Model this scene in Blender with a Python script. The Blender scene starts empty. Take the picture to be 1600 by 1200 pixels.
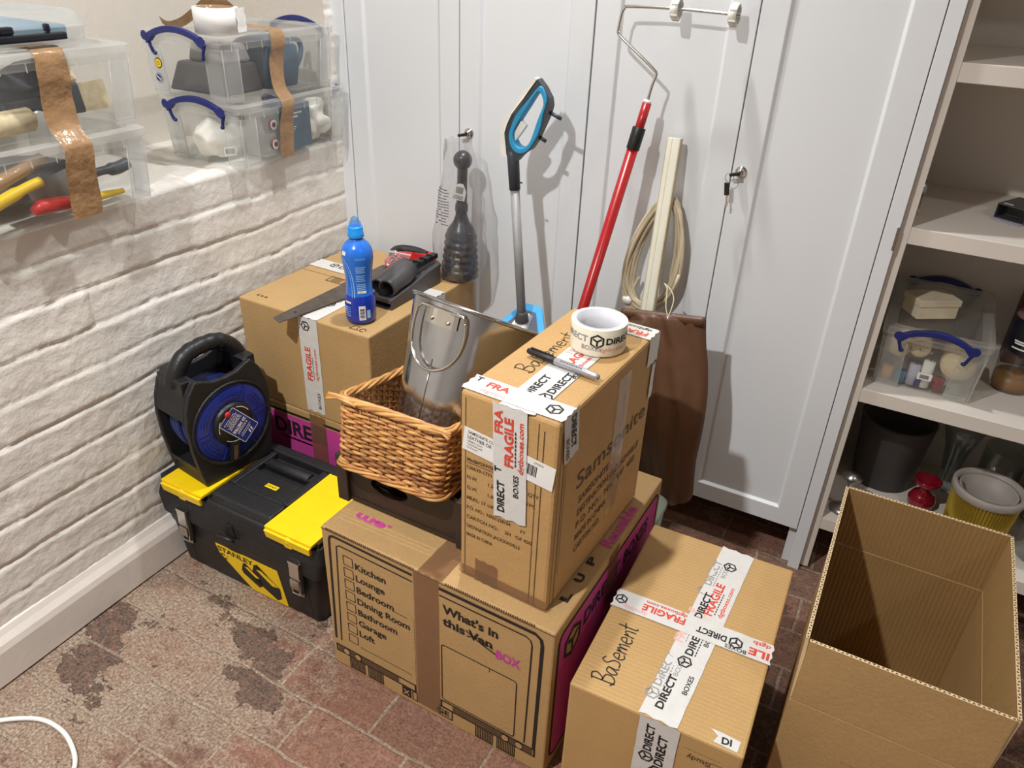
import bpy, bmesh, math, random
from math import pi, sin, cos, radians
from mathutils import Vector, Matrix, noise
random.seed(7)
SC = bpy.context.scene
COL = SC.collection
# ------------------------------------------------------------------ camera
cam_data = bpy.data.cameras.new('camera'); cam = bpy.data.objects.new('camera', cam_data); COL.objects.link(cam)
cam.location = (1.377, -1.627, 1.35)
cam.rotation_euler = (radians(59.789), radians(-2.040), radians(28.456))
cam_data.sensor_fit = 'HORIZONTAL'; cam_data.sensor_width = 36.0; cam_data.lens = 36.0*1200/1600
cam_data.clip_start = 0.05
SC.camera = cam
# ------------------------------------------------------------------ world, lights, exposure
w = bpy.data.worlds.new('world'); SC.world = w; w.use_nodes = True
w.node_tree.nodes['Background'].inputs[0].default_value = (1.0, 0.96, 0.91, 1)
w.node_tree.nodes['Background'].inputs[1].default_value = 0.12
def lamp(name, loc, power, radius, color=(1.0, 1.0, 0.99), spread=150, aim=None):
    d = bpy.data.lights.new(name, 'AREA'); d.shape = 'DISK'; d.size = radius*2; d.energy = power; d.color = color
    d.spread = radians(spread)
    o = bpy.data.objects.new(name, d); COL.objects.link(o); o.location = loc
    if aim: o.rotation_euler = (Vector(aim)-Vector(loc)).to_track_quat('-Z', 'Y').to_euler()
    return o
lamp('downlight_rear', (0.64, -0.24, 2.38), 9.5, 0.035)
lamp('downlight_front', (0.56, -1.82, 2.38), 28, 0.035)
lamp('downlight_right', (2.75, -1.15, 2.38), 4.5, 0.035)
SC.view_settings.view_transform = 'Standard'; SC.view_settings.look = 'None'
SC.view_settings.gamma = 1.0; SC.view_settings.use_curve_mapping = False
SC.view_settings.exposure = 0.58
SC.cycles.transparent_max_bounces = 32
SC.cycles.max_bounces = 10
# ------------------------------------------------------------------ helpers: colour and materials
def lin(c):
    return tuple(((x/255)/12.92 if x/255 <= 0.04045 else (((x/255)+0.055)/1.055)**2.4) for x in c)
def nt_new(name):
    m = bpy.data.materials.new(name); m.use_nodes = True
    n = m.node_tree; b = n.nodes['Principled BSDF']
    return m, n, b
def coords(n, scale=(1, 1, 1), loc=(0, 0, 0), rot=(0, 0, 0)):
    t = n.nodes.new('ShaderNodeTexCoord'); mp = n.nodes.new('ShaderNodeMapping')
    mp.inputs['Scale'].default_value = scale; mp.inputs['Location'].default_value = loc; mp.inputs['Rotation'].default_value = rot
    n.links.new(t.outputs['Object'], mp.inputs[0]); return mp.outputs[0]
def tex_noise(n, vec, scale, detail=4, rough=0.55):
    t = n.nodes.new('ShaderNodeTexNoise'); t.inputs['Scale'].default_value = scale
    t.inputs['Detail'].default_value = detail; t.inputs['Roughness'].default_value = rough
    n.links.new(vec, t.inputs['Vector']); return t.outputs['Fac']
def ramp(n, fac, stops):
    r = n.nodes.new('ShaderNodeValToRGB'); e = r.color_ramp.elements
    while len(e) < len(stops): e.new(0.5)
    for k, (p, c) in enumerate(stops): e[k].position = p; e[k].color = (*c, 1)
    n.links.new(fac, r.inputs[0]); return r.outputs[0]
def mixc(n, fac, a, b, blend='MIX'):
    m = n.nodes.new('ShaderNodeMix'); m.data_type = 'RGBA'; m.blend_type = blend
    for sock, v in ((0, fac), (6, a), (7, b)):
        if isinstance(v, (int, float)): m.inputs[sock].default_value = v
        elif isinstance(v, tuple): m.inputs[sock].default_value = (*v, 1)
        else: n.links.new(v, m.inputs[sock])
    return m.outputs[2]
def math_n(n, op, a, b=0.0, clamp=False):
    m = n.nodes.new('ShaderNodeMath'); m.operation = op; m.use_clamp = clamp
    for k, v in enumerate((a, b)):
        if isinstance(v, (int, float)): m.inputs[k].default_value = v
        else: n.links.new(v, m.inputs[k])
    return m.outputs[0]
def bump(n, b, h, strength, dist=0.01):
    bp = n.nodes.new('ShaderNodeBump'); bp.inputs['Strength'].default_value = strength; bp.inputs['Distance'].default_value = dist
    n.links.new(h, bp.inputs['Height']); n.links.new(bp.outputs[0], b.inputs['Normal']); return bp
def pm(name, c, rough=0.5, metal=0.0, var=0.08, vs=18, bs=0.0, bsc=120, spec=0.5, coat=0.0):
    """painted / plastic / metal material: colour with slight procedural variation and optional fine bump"""
    m, n, b = nt_new(name); c = lin(c); v = coords(n)
    f = tex_noise(n, v, vs, 5)
    lo = tuple(x*(1-var) for x in c); hi = tuple(min(1, x*(1+var)) for x in c)
    n.links.new(ramp(n, f, [(0.3, lo), (0.7, hi)]), b.inputs['Base Color'])
    b.inputs['Roughness'].default_value = rough; b.inputs['Metallic'].default_value = metal
    b.inputs['Specular IOR Level'].default_value = spec; b.inputs['Coat Weight'].default_value = coat
    if bs: bump(n, b, tex_noise(n, v, bsc, 3), bs, 0.004)
    return m
def clear(name, tint, body, fac, rough=0.15, gloss=0.12, wrinkle=0):
    """thin see-through plastic sheet: transparent + a little frosted body + fresnel gloss"""
    m = bpy.data.materials.new(name); m.use_nodes = True; n = m.node_tree; n.nodes.clear()
    out = n.nodes.new('ShaderNodeOutputMaterial')
    tr = n.nodes.new('ShaderNodeBsdfTransparent'); tr.inputs[0].default_value = (*lin(tint), 1)
    d1 = n.nodes.new('ShaderNodeBsdfDiffuse'); d1.inputs[0].default_value = (*lin(body), 1)
    d2 = n.nodes.new('ShaderNodeBsdfTranslucent'); d2.inputs[0].default_value = (*lin(body), 1)
    df = n.nodes.new('ShaderNodeMixShader'); df.inputs[0].default_value = 0.5; n.links.new(d1.outputs[0], df.inputs[1]); n.links.new(d2.outputs[0], df.inputs[2])
    v = coords(n); f = tex_noise(n, v, 14, 3)
    ff = math_n(n, 'ADD', math_n(n, 'MULTIPLY', f, fac*0.5), fac*0.75, True)
    m1 = n.nodes.new('ShaderNodeMixShader'); n.links.new(ff, m1.inputs[0]); n.links.new(tr.outputs[0], m1.inputs[1]); n.links.new(df.outputs[0], m1.inputs[2])
    gl = n.nodes.new('ShaderNodeBsdfGlossy'); gl.inputs['Roughness'].default_value = rough
    if wrinkle:
        bp = n.nodes.new('ShaderNodeBump'); bp.inputs['Strength'].default_value = 0.9; bp.inputs['Distance'].default_value = 0.01*wrinkle
        n.links.new(tex_noise(n, coords(n, scale=(1, 1, 0.45)), 34, 3), bp.inputs['Height']); n.links.new(bp.outputs[0], gl.inputs['Normal'])
    lw = n.nodes.new('ShaderNodeLayerWeight'); lw.inputs[0].default_value = 0.5
    fc = math_n(n, 'POWER', lw.outputs['Facing'], 3.0)
    gf = math_n(n, 'ADD', math_n(n, 'MULTIPLY', fc, min(0.45, gloss*2.2)), 0.02+gloss*0.25, True)
    m2 = n.nodes.new('ShaderNodeMixShader'); n.links.new(gf, m2.inputs[0]); n.links.new(m1.outputs[0], m2.inputs[1]); n.links.new(gl.outputs[0], m2.inputs[2])
    n.links.new(m2.outputs[0], out.inputs[0]); return m
def kraft(name, c, axis=0, flute=0.0, wrinkle=0.0, stains=0.0):
    m, n, b = nt_new(name); c = lin(c); v = coords(n)
    f = tex_noise(n, v, 9, 6, 0.65); f2 = tex_noise(n, v, 260, 2)
    col = ramp(n, f, [(0.25, tuple(x*0.9 for x in c)), (0.75, tuple(x*1.07 for x in c))])
    col = mixc(n, 0.25, col, ramp(n, f2, [(0.35, tuple(x*0.8 for x in c)), (0.65, tuple(x*1.12 for x in c))]))
    if stains:
        s = tex_noise(n, v, 6, 5, 0.7); col = mixc(n, math_n(n, 'MULTIPLY', ramp(n, s, [(0.55, (0, 0, 0)), (0.7, (1, 1, 1))]), stains), col, tuple(x*0.6 for x in c))
    n.links.new(col, b.inputs['Base Color']); b.inputs['Roughness'].default_value = 0.62; b.inputs['Specular IOR Level'].default_value = 0.35
    h = tex_noise(n, v, 120, 2)
    if flute:
        wv = n.nodes.new('ShaderNodeTexWave'); wv.bands_direction = 'XYZ'[axis]; wv.inputs['Scale'].default_value = 38; wv.inputs['Distortion'].default_value = 0.25
        n.links.new(v, wv.inputs['Vector']); h = math_n(n, 'ADD', math_n(n, 'MULTIPLY', wv.outputs['Fac'], flute), math_n(n, 'MULTIPLY', h, 0.25))
    if wrinkle:
        h = math_n(n, 'ADD', h, math_n(n, 'MULTIPLY', tex_noise(n, v, 14, 3), 6*wrinkle))
    bump(n, b, h, 0.25, 0.003); return m
# ------------------------------------------------------------------ helpers: meshes
def frame(o, x, y):
    x = Vector(x).normalized(); y = Vector(y).normalized(); z = x.cross(y)
    M = Matrix.Identity(4)
    for k in range(3): M[k][0] = x[k]; M[k][1] = y[k]; M[k][2] = z[k]; M[k][3] = o[k]
    return M
_txt = {}
def text_mesh(s, bold, shear):
    key = (s, bold, shear)
    if key not in _txt:
        cu = bpy.data.curves.new('t', 'FONT'); cu.body = s; cu.size = 1; cu.offset = bold; cu.shear = shear; cu.resolution_u = 3
        o = bpy.data.objects.new('t', cu); COL.objects.link(o)
        dg = bpy.context.evaluated_depsgraph_get(); dg.update()
        me = bpy.data.meshes.new_from_object(o.evaluated_get(dg))
        vs = [tuple(v.co) for v in me.vertices]; fs = [tuple(p.vertices) for p in me.polygons]
        bpy.data.objects.remove(o); bpy.data.curves.remove(cu); bpy.data.meshes.remove(me)
        xs = [v[0] for v in vs] or [0, 1]
        _txt[key] = (vs, fs, min(xs), max(xs))
    return _txt[key]
class MB:
    def __init__(s): s.v = []; s.f = []; s.m = []; s.s = []
    def add(s, vs, fs, mat=0, smooth=False, M=None):
        b = len(s.v)
        for p in vs:
            p = Vector(p); s.v.append(M @ p if M is not None else p)
        for f in fs: s.f.append(tuple(b+i for i in f)); s.m.append(mat); s.s.append(smooth)
        return s
    def box(s, x0, x1, y0, y1, z0, z1, mat=0, M=None):
        vs = [(x, y, z) for z in (z0, z1) for y in (y0, y1) for x in (x0, x1)]
        return s.add(vs, [(0, 2, 3, 1), (4, 5, 7, 6), (0, 1, 5, 4), (2, 6, 7, 3), (0, 4, 6, 2), (1, 3, 7, 5)], mat, False, M)
    def hexa(s, bot, top, mat=0, M=None):
        return s.add(list(bot)+list(top), [(3, 2, 1, 0), (4, 5, 6, 7), (0, 1, 5, 4), (1, 2, 6, 5), (2, 3, 7, 6), (3, 0, 4, 7)], mat, False, M)
    def quad(s, pts, mat=0, M=None): return s.add(pts, [tuple(range(len(pts)))], mat, False, M)
    def rect(s, x0, y0, x1, y1, mat=0, M=None): return s.quad([(x0, y0, 0), (x1, y0, 0), (x1, y1, 0), (x0, y1, 0)], mat, M)
    def outline(s, x0, y0, x1, y1, t, mat=0, M=None):
        s.rect(x0, y0, x1, y0+t, mat, M); s.rect(x0, y1-t, x1, y1, mat, M); s.rect(x0, y0+t, x0+t, y1-t, mat, M); return s.rect(x1-t, y0+t, x1, y1-t, mat, M)
    def stroke(s, pts, wd, mat=0, M=None, closed=False, z=0.0):
        P = [Vector((p[0], p[1], 0)) for p in pts]; n = len(P)
        L = []; R = []
        for i in range(n):
            if closed: a, b = P[i-1], P[(i+1) % n]
            else: a, b = P[max(i-1, 0)], P[min(i+1, n-1)]
            d = (b-a); d = d.normalized() if d.length > 1e-9 else Vector((1, 0, 0)); q = Vector((-d.y, d.x, 0))*wd/2
            L.append(P[i]+q+Vector((0, 0, z))); R.append(P[i]-q+Vector((0, 0, z)))
        m = n if closed else n-1
        return s.add(L+R, [(n+i, n+(i+1) % n, (i+1) % n, i) for i in range(m)], mat, False, M)
    def disc(s, x, y, r, n=20, mat=0, M=None, z=0, r2=0.0):
        if r2 <= 0: return s.add([(x+r*cos(2*pi*k/n), y+r*sin(2*pi*k/n), z) for k in range(n)], [tuple(range(n))], mat, False, M)
        vs = [(x+q*cos(2*pi*k/n), y+q*sin(2*pi*k/n), z) for q in (r, r2) for k in range(n)]
        return s.add(vs, [(k, (k+1) % n, n+(k+1) % n, n+k) for k in range(n)], mat, False, M)
    def text(s, t, M, mat=0, size=0.02, bold=0.0, align='L', shear=0.0, sx=1.0, x=0, y=0, z=0.0, width=None, bend=None):
        vs, fs, a, b = text_mesh(t, bold, shear)
        if not vs: return s
        size = size/0.73     # size = cap height
        if width: sx = width/((b-a)*size)
        o = {'L': a, 'C': (a+b)/2, 'R': b}[align]
        q = [((v[0]-o)*size*sx+x, v[1]*size+y, z) for v in vs]
        if bend: q = [bend(p) for p in q]
        return s.add(q, fs, mat, False, M)
    def tube(s, pts, r, n=8, mat=0, closed=False, caps=True, M=None, flat=None):
        P = [Vector(p) for p in pts]; N = len(P)
        rr = r if isinstance(r, (list, tuple)) else [r]*N
        T = []
        for i in range(N):
            if closed: d = P[(i+1) % N]-P[i-1]
            else: d = P[min(i+1, N-1)]-P[max(i-1, 0)]
            T.append(d.normalized() if d.length > 1e-9 else Vector((0, 0, 1)))
        u = T[0].orthogonal().normalized(); vs = []
        for i in range(N):
            u = (u-T[i]*u.dot(T[i])); u = u.normalized() if u.length > 1e-9 else T[i].orthogonal().normalized()
            w_ = T[i].cross(u)
            for k in range(n):
                a = 2*pi*k/n; vs.append(P[i]+(u*cos(a)+w_*sin(a))*rr[i])
        fs = []
        for i in range(N if closed else N-1):
            j = (i+1) % N
            for k in range(n):
                l = (k+1) % n; fs.append((i*n+k, i*n+l, j*n+l, j*n+k))
        s.add(vs, fs, mat, True, M)
        if caps and not closed:
            b = len(s.v)-N*n
            s.f.append(tuple(b+k for k in reversed(range(n)))); s.m.append(mat); s.s.append(False)
            s.f.append(tuple(b+(N-1)*n+k for k in range(n))); s.m.append(mat); s.s.append(False)
        return s
    def lathe(s, prof, n=32, mat=0, M=None, smooth=True, a0=0, a1=2*pi, mats=None):
        full = abs(a1-a0-2*pi) < 1e-6; vs = []; cnt = n if full else n+1
        for r, z in prof:
            for k in range(cnt):
                a = a0+(a1-a0)*k/n; vs.append((r*cos(a), r*sin(a), z))
        b0 = len(s.f)
        for i in range(len(prof)-1):
            fs = []
            for k in range(n):
                l = (k+1) % cnt
                fs.append((i*cnt+k, i*cnt+l, (i+1)*cnt+l, (i+1)*cnt+k))
            if i == 0: s.add(vs, fs, mats[i] if mats else mat, smooth, M); base = len(s.v)-len(vs)
            else:
                for f in fs: s.f.append(tuple(base+q for q in f)); s.m.append(mats[i] if mats else mat); s.s.append(smooth)
        return s
    def loft(s, rings, mat=0, closed=True, caps=True, smooth=False, M=None):
        n = len(rings[0]); vs = [p for r in rings for p in r]; fs = []
        for i in range(len(rings)-1):
            for k in range(n if closed else n-1):
                l = (k+1) % n; fs.append((i*n+k, i*n+l, (i+1)*n+l, (i+1)*n+k))
        s.add(vs, fs, mat, smooth, M)
        if caps and closed:
            b = len(s.v)-len(vs)
            s.f.append(tuple(b+k for k in reversed(range(n)))); s.m.append(mat); s.s.append(False)
            s.f.append(tuple(b+(len(rings)-1)*n+k for k in range(n))); s.m.append(mat); s.s.append(False)
        return s
    def prism(s, poly, h, mat=0, M=None):
        n = len(poly)
        return s.loft([[(p[0], p[1], 0) for p in poly], [(p[0], p[1], h) for p in poly]], mat, M=M)
    def blob(s, c, r, mat=0, sub=2, seed=0.0, amp=0.15, M=None):
        bm = bmesh.new(); bmesh.ops.create_icosphere(bm, subdivisions=sub, radius=1)
        vs = []
        for v in bm.verts:
            k = 1+amp*noise.noise(v.co*1.7+Vector((seed, seed*2, 0))); vs.append((c[0]+v.co.x*r[0]*k, c[1]+v.co.y*r[1]*k, c[2]+v.co.z*r[2]*k))
        fs = [tuple(x.index for x in f.verts) for f in bm.faces]; bm.free()
        return s.add(vs, fs, mat, True, M)
    def build(s, name, mats, parent=None, bevel=0.0, seg=2, sub=0, solid=0.0, angle=40):
        me = bpy.data.meshes.new(name); me.from_pydata([tuple(v) for v in s.v], [], s.f)
        if not isinstance(mats, (list, tuple)): mats = [mats]
        for m in mats: me.materials.append(m)
        me.polygons.foreach_set('material_index', s.m); me.polygons.foreach_set('use_smooth', s.s); me.update()
        o = bpy.data.objects.new(name, me); COL.objects.link(o)
        if parent is not None: o.parent = parent
        if solid: md = o.modifiers.new('solid', 'SOLIDIFY'); md.thickness = solid; md.offset = 0
        if bevel:
            md = o.modifiers.new('bevel', 'BEVEL'); md.width = bevel; md.segments = seg; md.limit_method = 'ANGLE'; md.angle_limit = radians(angle)
            md.harden_normals = False
        if sub: md = o.modifiers.new('sub', 'SUBSURF'); md.levels = sub; md.render_levels = sub
        return o
def thing(name, label, cat, loc=(0, 0, 0), rot=(0, 0, 0), group=None):
    o = bpy.data.objects.new(name, None); COL.objects.link(o); o.location = loc
    o.rotation_euler = rot; o.empty_display_size = 0.05
    o['label'] = label; o['category'] = cat
    if group: o['group'] = group
    return o
def tag(o, label, cat, group=None, loc=None):
    o['label'] = label; o['category'] = cat
    if group: o['group'] = group
    if loc is not None: o.location = loc
    return o
def struct(o): o['kind'] = 'structure'; return o
def lab(o, s): o['label'] = s; return o
def rrect(x0, x1, y0, y1, r, n=5, z=None):
    pts = []
    for cx, cy, a in ((x1-r, y1-r, 0), (x0+r, y1-r, pi/2), (x0+r, y0+r, pi), (x1-r, y0+r, 1.5*pi)):
        for k in range(n+1):
            t = a+pi/2*k/n; p = (cx+r*cos(t), cy+r*sin(t)); pts.append(p if z is None else (*p, z))
    return pts
def arc(cx, cy, r, a0, a1, n=12): return [(cx+r*cos(a0+(a1-a0)*k/n), cy+r*sin(a0+(a1-a0)*k/n)) for k in range(n+1)]
def smooth_path(pts, n=8, closed=False):
    P = [Vector(p) for p in pts]; N = len(P); out = []
    for i in range(N if closed else N-1):
        g = (lambda k: P[k % N]) if closed else (lambda k: P[min(max(k, 0), N-1)])
        p0, p1, p2, p3 = g(i-1), g(i), g(i+1), g(i+2)
        for k in range(n):
            t = k/n
            out.append(0.5*((2*p1)+(p2-p0)*t+(2*p0-5*p1+4*p2-p3)*t*t+(3*p1-p0-3*p2+p3)*t**3))
    if not closed: out.append(P[-1])
    return out
# ------------------------------------------------------------------ materials
def brick_floor():
    m, n, b = nt_new('worn_brick_paving'); v = coords(n, loc=(0.085, 0.905, 0))
    vn = n.nodes.new('ShaderNodeTexNoise'); vn.inputs['Scale'].default_value = 9; vn.inputs['Detail'].default_value = 4; n.links.new(v, vn.inputs['Vector'])
    wob = n.nodes.new('ShaderNodeVectorMath'); wob.operation = 'MULTIPLY_ADD'
    n.links.new(vn.outputs['Color'], wob.inputs[0]); wob.inputs[1].default_value = (0.018, 0.018, 0); n.links.new(v, wob.inputs[2])
    off = n.nodes.new('ShaderNodeVectorMath'); off.operation = 'ADD'; off.inputs[1].default_value = (-0.009, -0.009, 0); n.links.new(wob.outputs[0], off.inputs[0])
    br = n.nodes.new('ShaderNodeTexBrick'); n.links.new(off.outputs[0], br.inputs['Vector'])
    br.inputs['Scale'].default_value = 1; br.inputs['Brick Width'].default_value = 0.225; br.inputs['Row Height'].default_value = 0.115
    br.inputs['Mortar Size'].default_value = 0.0045; br.inputs['Mortar Smooth'].default_value = 0.4; br.inputs['Bias'].default_value = -0.1
    br.offset = 0.42; br.inputs['Color1'].default_value = (*lin((146, 86, 66)), 1); br.inputs['Color2'].default_value = (*lin((98, 62, 48)), 1)
    br.inputs['Mortar'].default_value = (*lin((164, 144, 120)), 1)
    vw = coords(n)
    n1 = tex_noise(n, vw, 6.5, 8, 0.68); n2 = tex_noise(n, vw, 48, 7, 0.72); n3 = tex_noise(n, vw, 3.6, 6, 0.6); n4 = tex_noise(n, vw, 170, 4, 0.75)
    tone = ramp(n, n2, [(0.38, lin((92, 58, 48))), (0.5, lin((132, 84, 64))), (0.64, lin((164, 126, 100)))])
    col = mixc(n, 0.5, br.outputs['Color'], tone)
    col = mixc(n, ramp(n, n3, [(0.52, (0, 0, 0)), (0.64, (0.6, 0.6, 0.6))]), col, lin((142, 92, 58)))
    sep = n.nodes.new('ShaderNodeSeparateXYZ'); n.links.new(vw, sep.inputs[0])
    side = n.nodes.new('ShaderNodeMapRange'); side.inputs['From Min'].default_value = 0.30; side.inputs['From Max'].default_value = 0.72
    side.inputs['To Min'].default_value = 0.105; side.inputs['To Max'].default_value = -0.10; n.links.new(sep.outputs['X'], side.inputs['Value'])
    haze = math_n(n, 'ADD', math_n(n, 'ADD', math_n(n, 'MULTIPLY', n1, 0.62), math_n(n, 'MULTIPLY', n2, 0.38)), side.outputs[0])
    limec = ramp(n, n4, [(0.34, lin((116, 96, 80))), (0.5, lin((164, 144, 124))), (0.66, lin((206, 192, 172)))])
    col = mixc(n, ramp(n, haze, [(0.47, (0, 0, 0)), (0.53, (0.5, 0.5, 0.5)), (0.66, (0.92, 0.92, 0.92))]), col, limec)
    vp = coords(n, loc=(3.34, 1.92, 0), scale=(1, 1.35, 1)); p1 = tex_noise(n, vp, 5.5, 9, 0.68)
    for (cx, cy, rad, amt) in ((0.096, -0.985, 0.07, 0.12), (0.14, -1.055, 0.08, 0.13), (0.04, -0.945, 0.05, 0.09), (0.42, -0.865, 0.06, 0.13), (0.47, -0.915, 0.06, 0.12), (0.36, -0.82, 0.04, 0.09), (0.48, -0.77, 0.05, 0.11), (0.30, -1.075, 0.04, 0.08)):
        dn = n.nodes.new('ShaderNodeVectorMath'); dn.operation = 'DISTANCE'; dn.inputs[1].default_value = (cx, cy, 0); n.links.new(vw, dn.inputs[0])
        mr = n.nodes.new('ShaderNodeMapRange'); mr.inputs['From Min'].default_value = rad*1.6; mr.inputs['From Max'].default_value = 0.0; mr.inputs['To Max'].default_value = amt; n.links.new(dn.outputs['Value'], mr.inputs['Value'])
        p1 = math_n(n, 'ADD', p1, mr.outputs[0])
    patch = ramp(n, p1, [(0.605, (0, 0, 0)), (0.613, (0.92, 0.92, 0.92))])
    col = mixc(n, patch, col, ramp(n, n2, [(0.36, lin((38, 26, 24))), (0.52, lin((82, 46, 36))), (0.68, lin((134, 92, 70)))]))
    vq = coords(n, loc=(7.3, 4.1, 0)); p2 = tex_noise(n, vq, 6.0, 7, 0.68)
    col = mixc(n, ramp(n, p2, [(0.62, (0, 0, 0)), (0.65, (0.8, 0.8, 0.8))]), col, limec)
    col = mixc(n, 0.25, col, ramp(n, n4, [(0.35, lin((60, 46, 40))), (0.65, lin((206, 188, 168)))]), 'MIX')
    col = mixc(n, math_n(n, 'MULTIPLY', br.outputs['Fac'], math_n(n, 'ADD', n2, 0.1), True), col, limec)
    n.links.new(col, b.inputs['Base Color']); b.inputs['Roughness'].default_value = 0.7; b.inputs['Specular IOR Level'].default_value = 0.4
    h = math_n(n, 'ADD', math_n(n, 'MULTIPLY', br.outputs['Fac'], -0.35), math_n(n, 'MULTIPLY', n2, 0.9))
    h = math_n(n, 'ADD', h, math_n(n, 'MULTIPLY', patch, -0.5)); h = math_n(n, 'ADD', h, math_n(n, 'MULTIPLY', n4, 0.35))
    bump(n, b, h, 0.9, 0.008); return m
M_FLOOR = brick_floor()
M_BRICK = pm('white_painted_brick', (228, 223, 215), 0.6, var=0.03, vs=6, bs=0.3, bsc=140)
M_PLAST = pm('white_painted_plaster', (216, 208, 197), 0.65, var=0.03, vs=4, bs=0.25, bsc=60)
M_DIM = pm('grey_room_wall', (178, 172, 165), 0.8, var=0.03, vs=3)
M_SKIRT = pm('white_gloss_skirting', (222, 214, 206), 0.4, var=0.04, vs=8, bs=0.15, bsc=50)
M_CEIL = pm('ceiling_paint', (205, 200, 192), 0.8, var=0.02)
M_WHITE = pm('white_lacquer', (225, 228, 231), 0.38, var=0.015, vs=3)
M_WHITE_IN = pm('white_shelf_board', (222, 214, 204), 0.45, var=0.02, vs=4)
M_KRAFT = kraft('kraft_board', (182, 148, 100))
M_KRAFT_F = kraft('kraft_board_fluted', (188, 152, 100), axis=1, flute=0.5)
M_KRAFT_OLD = kraft('kraft_board_worn', (188, 150, 98), wrinkle=0.5, stains=0.25)
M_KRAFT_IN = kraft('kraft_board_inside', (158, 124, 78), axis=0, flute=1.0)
M_KRAFT_EDGE = pm('cut_board_edge', (214, 190, 150), 0.7)
M_KRAFT_DK = pm('board_flute_hole', (96, 70, 44), 0.8)
M_INK = pm('black_print', (34, 28, 26), 0.6, var=0.1)
M_INK2 = pm('faded_print', (92, 68, 46), 0.6, var=0.2, vs=60)
M_PINK = pm('magenta_print', (196, 66, 148), 0.55, var=0.05)
M_PEN = pm('marker_ink', (24, 22, 24), 0.5)
M_TAPEW = pm('white_printed_tape', (212, 210, 206), 0.32, var=0.04, vs=40, bs=0.3, bsc=45)
M_RED = pm('red_tape_print', (214, 70, 50), 0.5, var=0.12, vs=90)
M_REDG = pm('pale_red_print', (228, 176, 170), 0.5, var=0.08, vs=90)
M_GREYG = pm('pale_grey_print', (150, 146, 146), 0.5, var=0.08, vs=90)
M_TAPEB = clear('brown_packing_tape', (232, 216, 196), (172, 146, 122), 0.42, 0.2, 0.16, 0.4)
M_TAPEBR = pm('wrinkled_brown_tape', (158, 124, 88), 0.26, var=0.14, vs=30, bs=1.0, bsc=38)
M_TAPEC = clear('clear_tape', (248, 245, 238), (230, 225, 215), 0.10, 0.14, 0.2, 0.25)
M_LABEL = pm('white_paper_label', (232, 230, 226), 0.6, var=0.03)
M_BOX = clear('clear_storage_plastic', (252, 253, 253), (236, 237, 236), 0.13, 0.18, 0.06)
M_BOXRIB = clear('frosted_storage_plastic', (250, 251, 251), (240, 240, 238), 0.34, 0.2, 0.06)
M_BAGC = clear('thin_clear_bag', (252, 252, 252), (244, 244, 244), 0.05, 0.10, 0.36, 1)
M_GLASS = clear('clear_glass', (236, 240, 240), (200, 205, 205), 0.05, 0.03, 0.30)
M_NAVY = pm('navy_handle_plastic', (34, 44, 112), 0.35)
M_BLK = pm('black_plastic', (24, 24, 26), 0.42, var=0.15, bs=0.15, bsc=200)
M_BLKT = pm('black_textured_plastic', (26, 26, 28), 0.5, var=0.2, vs=50, bs=0.35, bsc=350)
M_YEL = pm('yellow_plastic', (244, 204, 12), 0.4, var=0.04)
M_CHROME = pm('chrome', (206, 202, 196), 0.16, 1.0, var=0.05)
M_STEEL = pm('brushed_steel', (168, 166, 164), 0.3, 1.0, var=0.1, vs=40)
M_GALV = pm('polished_galvanised', (186, 188, 190), 0.17, 1.0, var=0.10, vs=12, bs=0.05, bsc=20)
M_BLUE = pm('reel_blue_plastic', (28, 48, 134), 0.35, var=0.12)
M_CABLE = pm('blue_cable', (30, 44, 104), 0.4)
M_GREYD = pm('dark_grey_plastic', (72, 70, 72), 0.42, var=0.1, bs=0.1, bsc=250)
M_SLATE = pm('slate_plastic', (58, 63, 72), 0.42)
M_REDP = pm('red_plastic', (198, 36, 40), 0.4)
M_POLE = pm('red_enamel_pole', (164, 24, 26), 0.3, var=0.1)
M_TEAL = pm('cyan_rubber', (42, 150, 196), 0.45)
M_CYAN = pm('cyan_microfibre_frame', (60, 160, 222), 0.5)
M_WPL = pm('white_plastic', (236, 234, 226), 0.35)
M_CREAM = pm('cream_pvc', (232, 230, 212), 0.38, var=0.04)
M_CORD = pm('cream_cable', (206, 192, 164), 0.5, var=0.1)
M_GPOLE = pm('grey_metal_tube', (150, 150, 149), 0.5, 0.15)
M_PLUNG = pm('plunger_rubber', (40, 43, 49), 0.32)
M_BAG = pm('brown_nylon', (100, 70, 52), 0.38, var=0.15, vs=8, bs=0.6, bsc=16)
M_DWOOD = pm('dark_stained_wood', (48, 34, 27), 0.45, var=0.35, vs=12)
M_WICK = pm('wicker', (182, 126, 72), 0.42, var=0.28, vs=22)
M_WICKL = pm('pale_wicker', (206, 156, 92), 0.4, var=0.2, vs=22)
M_WICKD = pm('dark_wicker', (150, 98, 58), 0.45, var=0.3, vs=22)
M_TAPE_ROLL = pm('cream_tape_edge', (240, 236, 216), 0.45, var=0.02)
M_CORE = pm('grey_cardboard_core', (206, 206, 212), 0.7)
M_BOTB = pm('bottle_blue_label', (34, 112, 214), 0.25, var=0.1, vs=30, coat=0.3)
M_BOTD = pm('bottle_dark_blue', (20, 52, 168), 0.2, var=0.1, coat=0.3)
M_CAPB = pm('bottle_cap_blue', (30, 150, 236), 0.3)
M_PALEB = pm('pale_blue_print', (150, 196, 240), 0.4)
M_SPOUT = clear('clear_blue_cap', (190, 222, 250), (150, 200, 245), 0.25, 0.1, 0.2)
M_SAWB = pm('rusty_saw_steel', (112, 102, 94), 0.45, 0.7, var=0.3, vs=30)
M_SILV = pm('silver_marker_barrel', (158, 158, 162), 0.35, 0.4)
M_CLOTHW = pm('white_cloth', (236, 232, 222), 0.85, bs=0.4, bsc=40)
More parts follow.
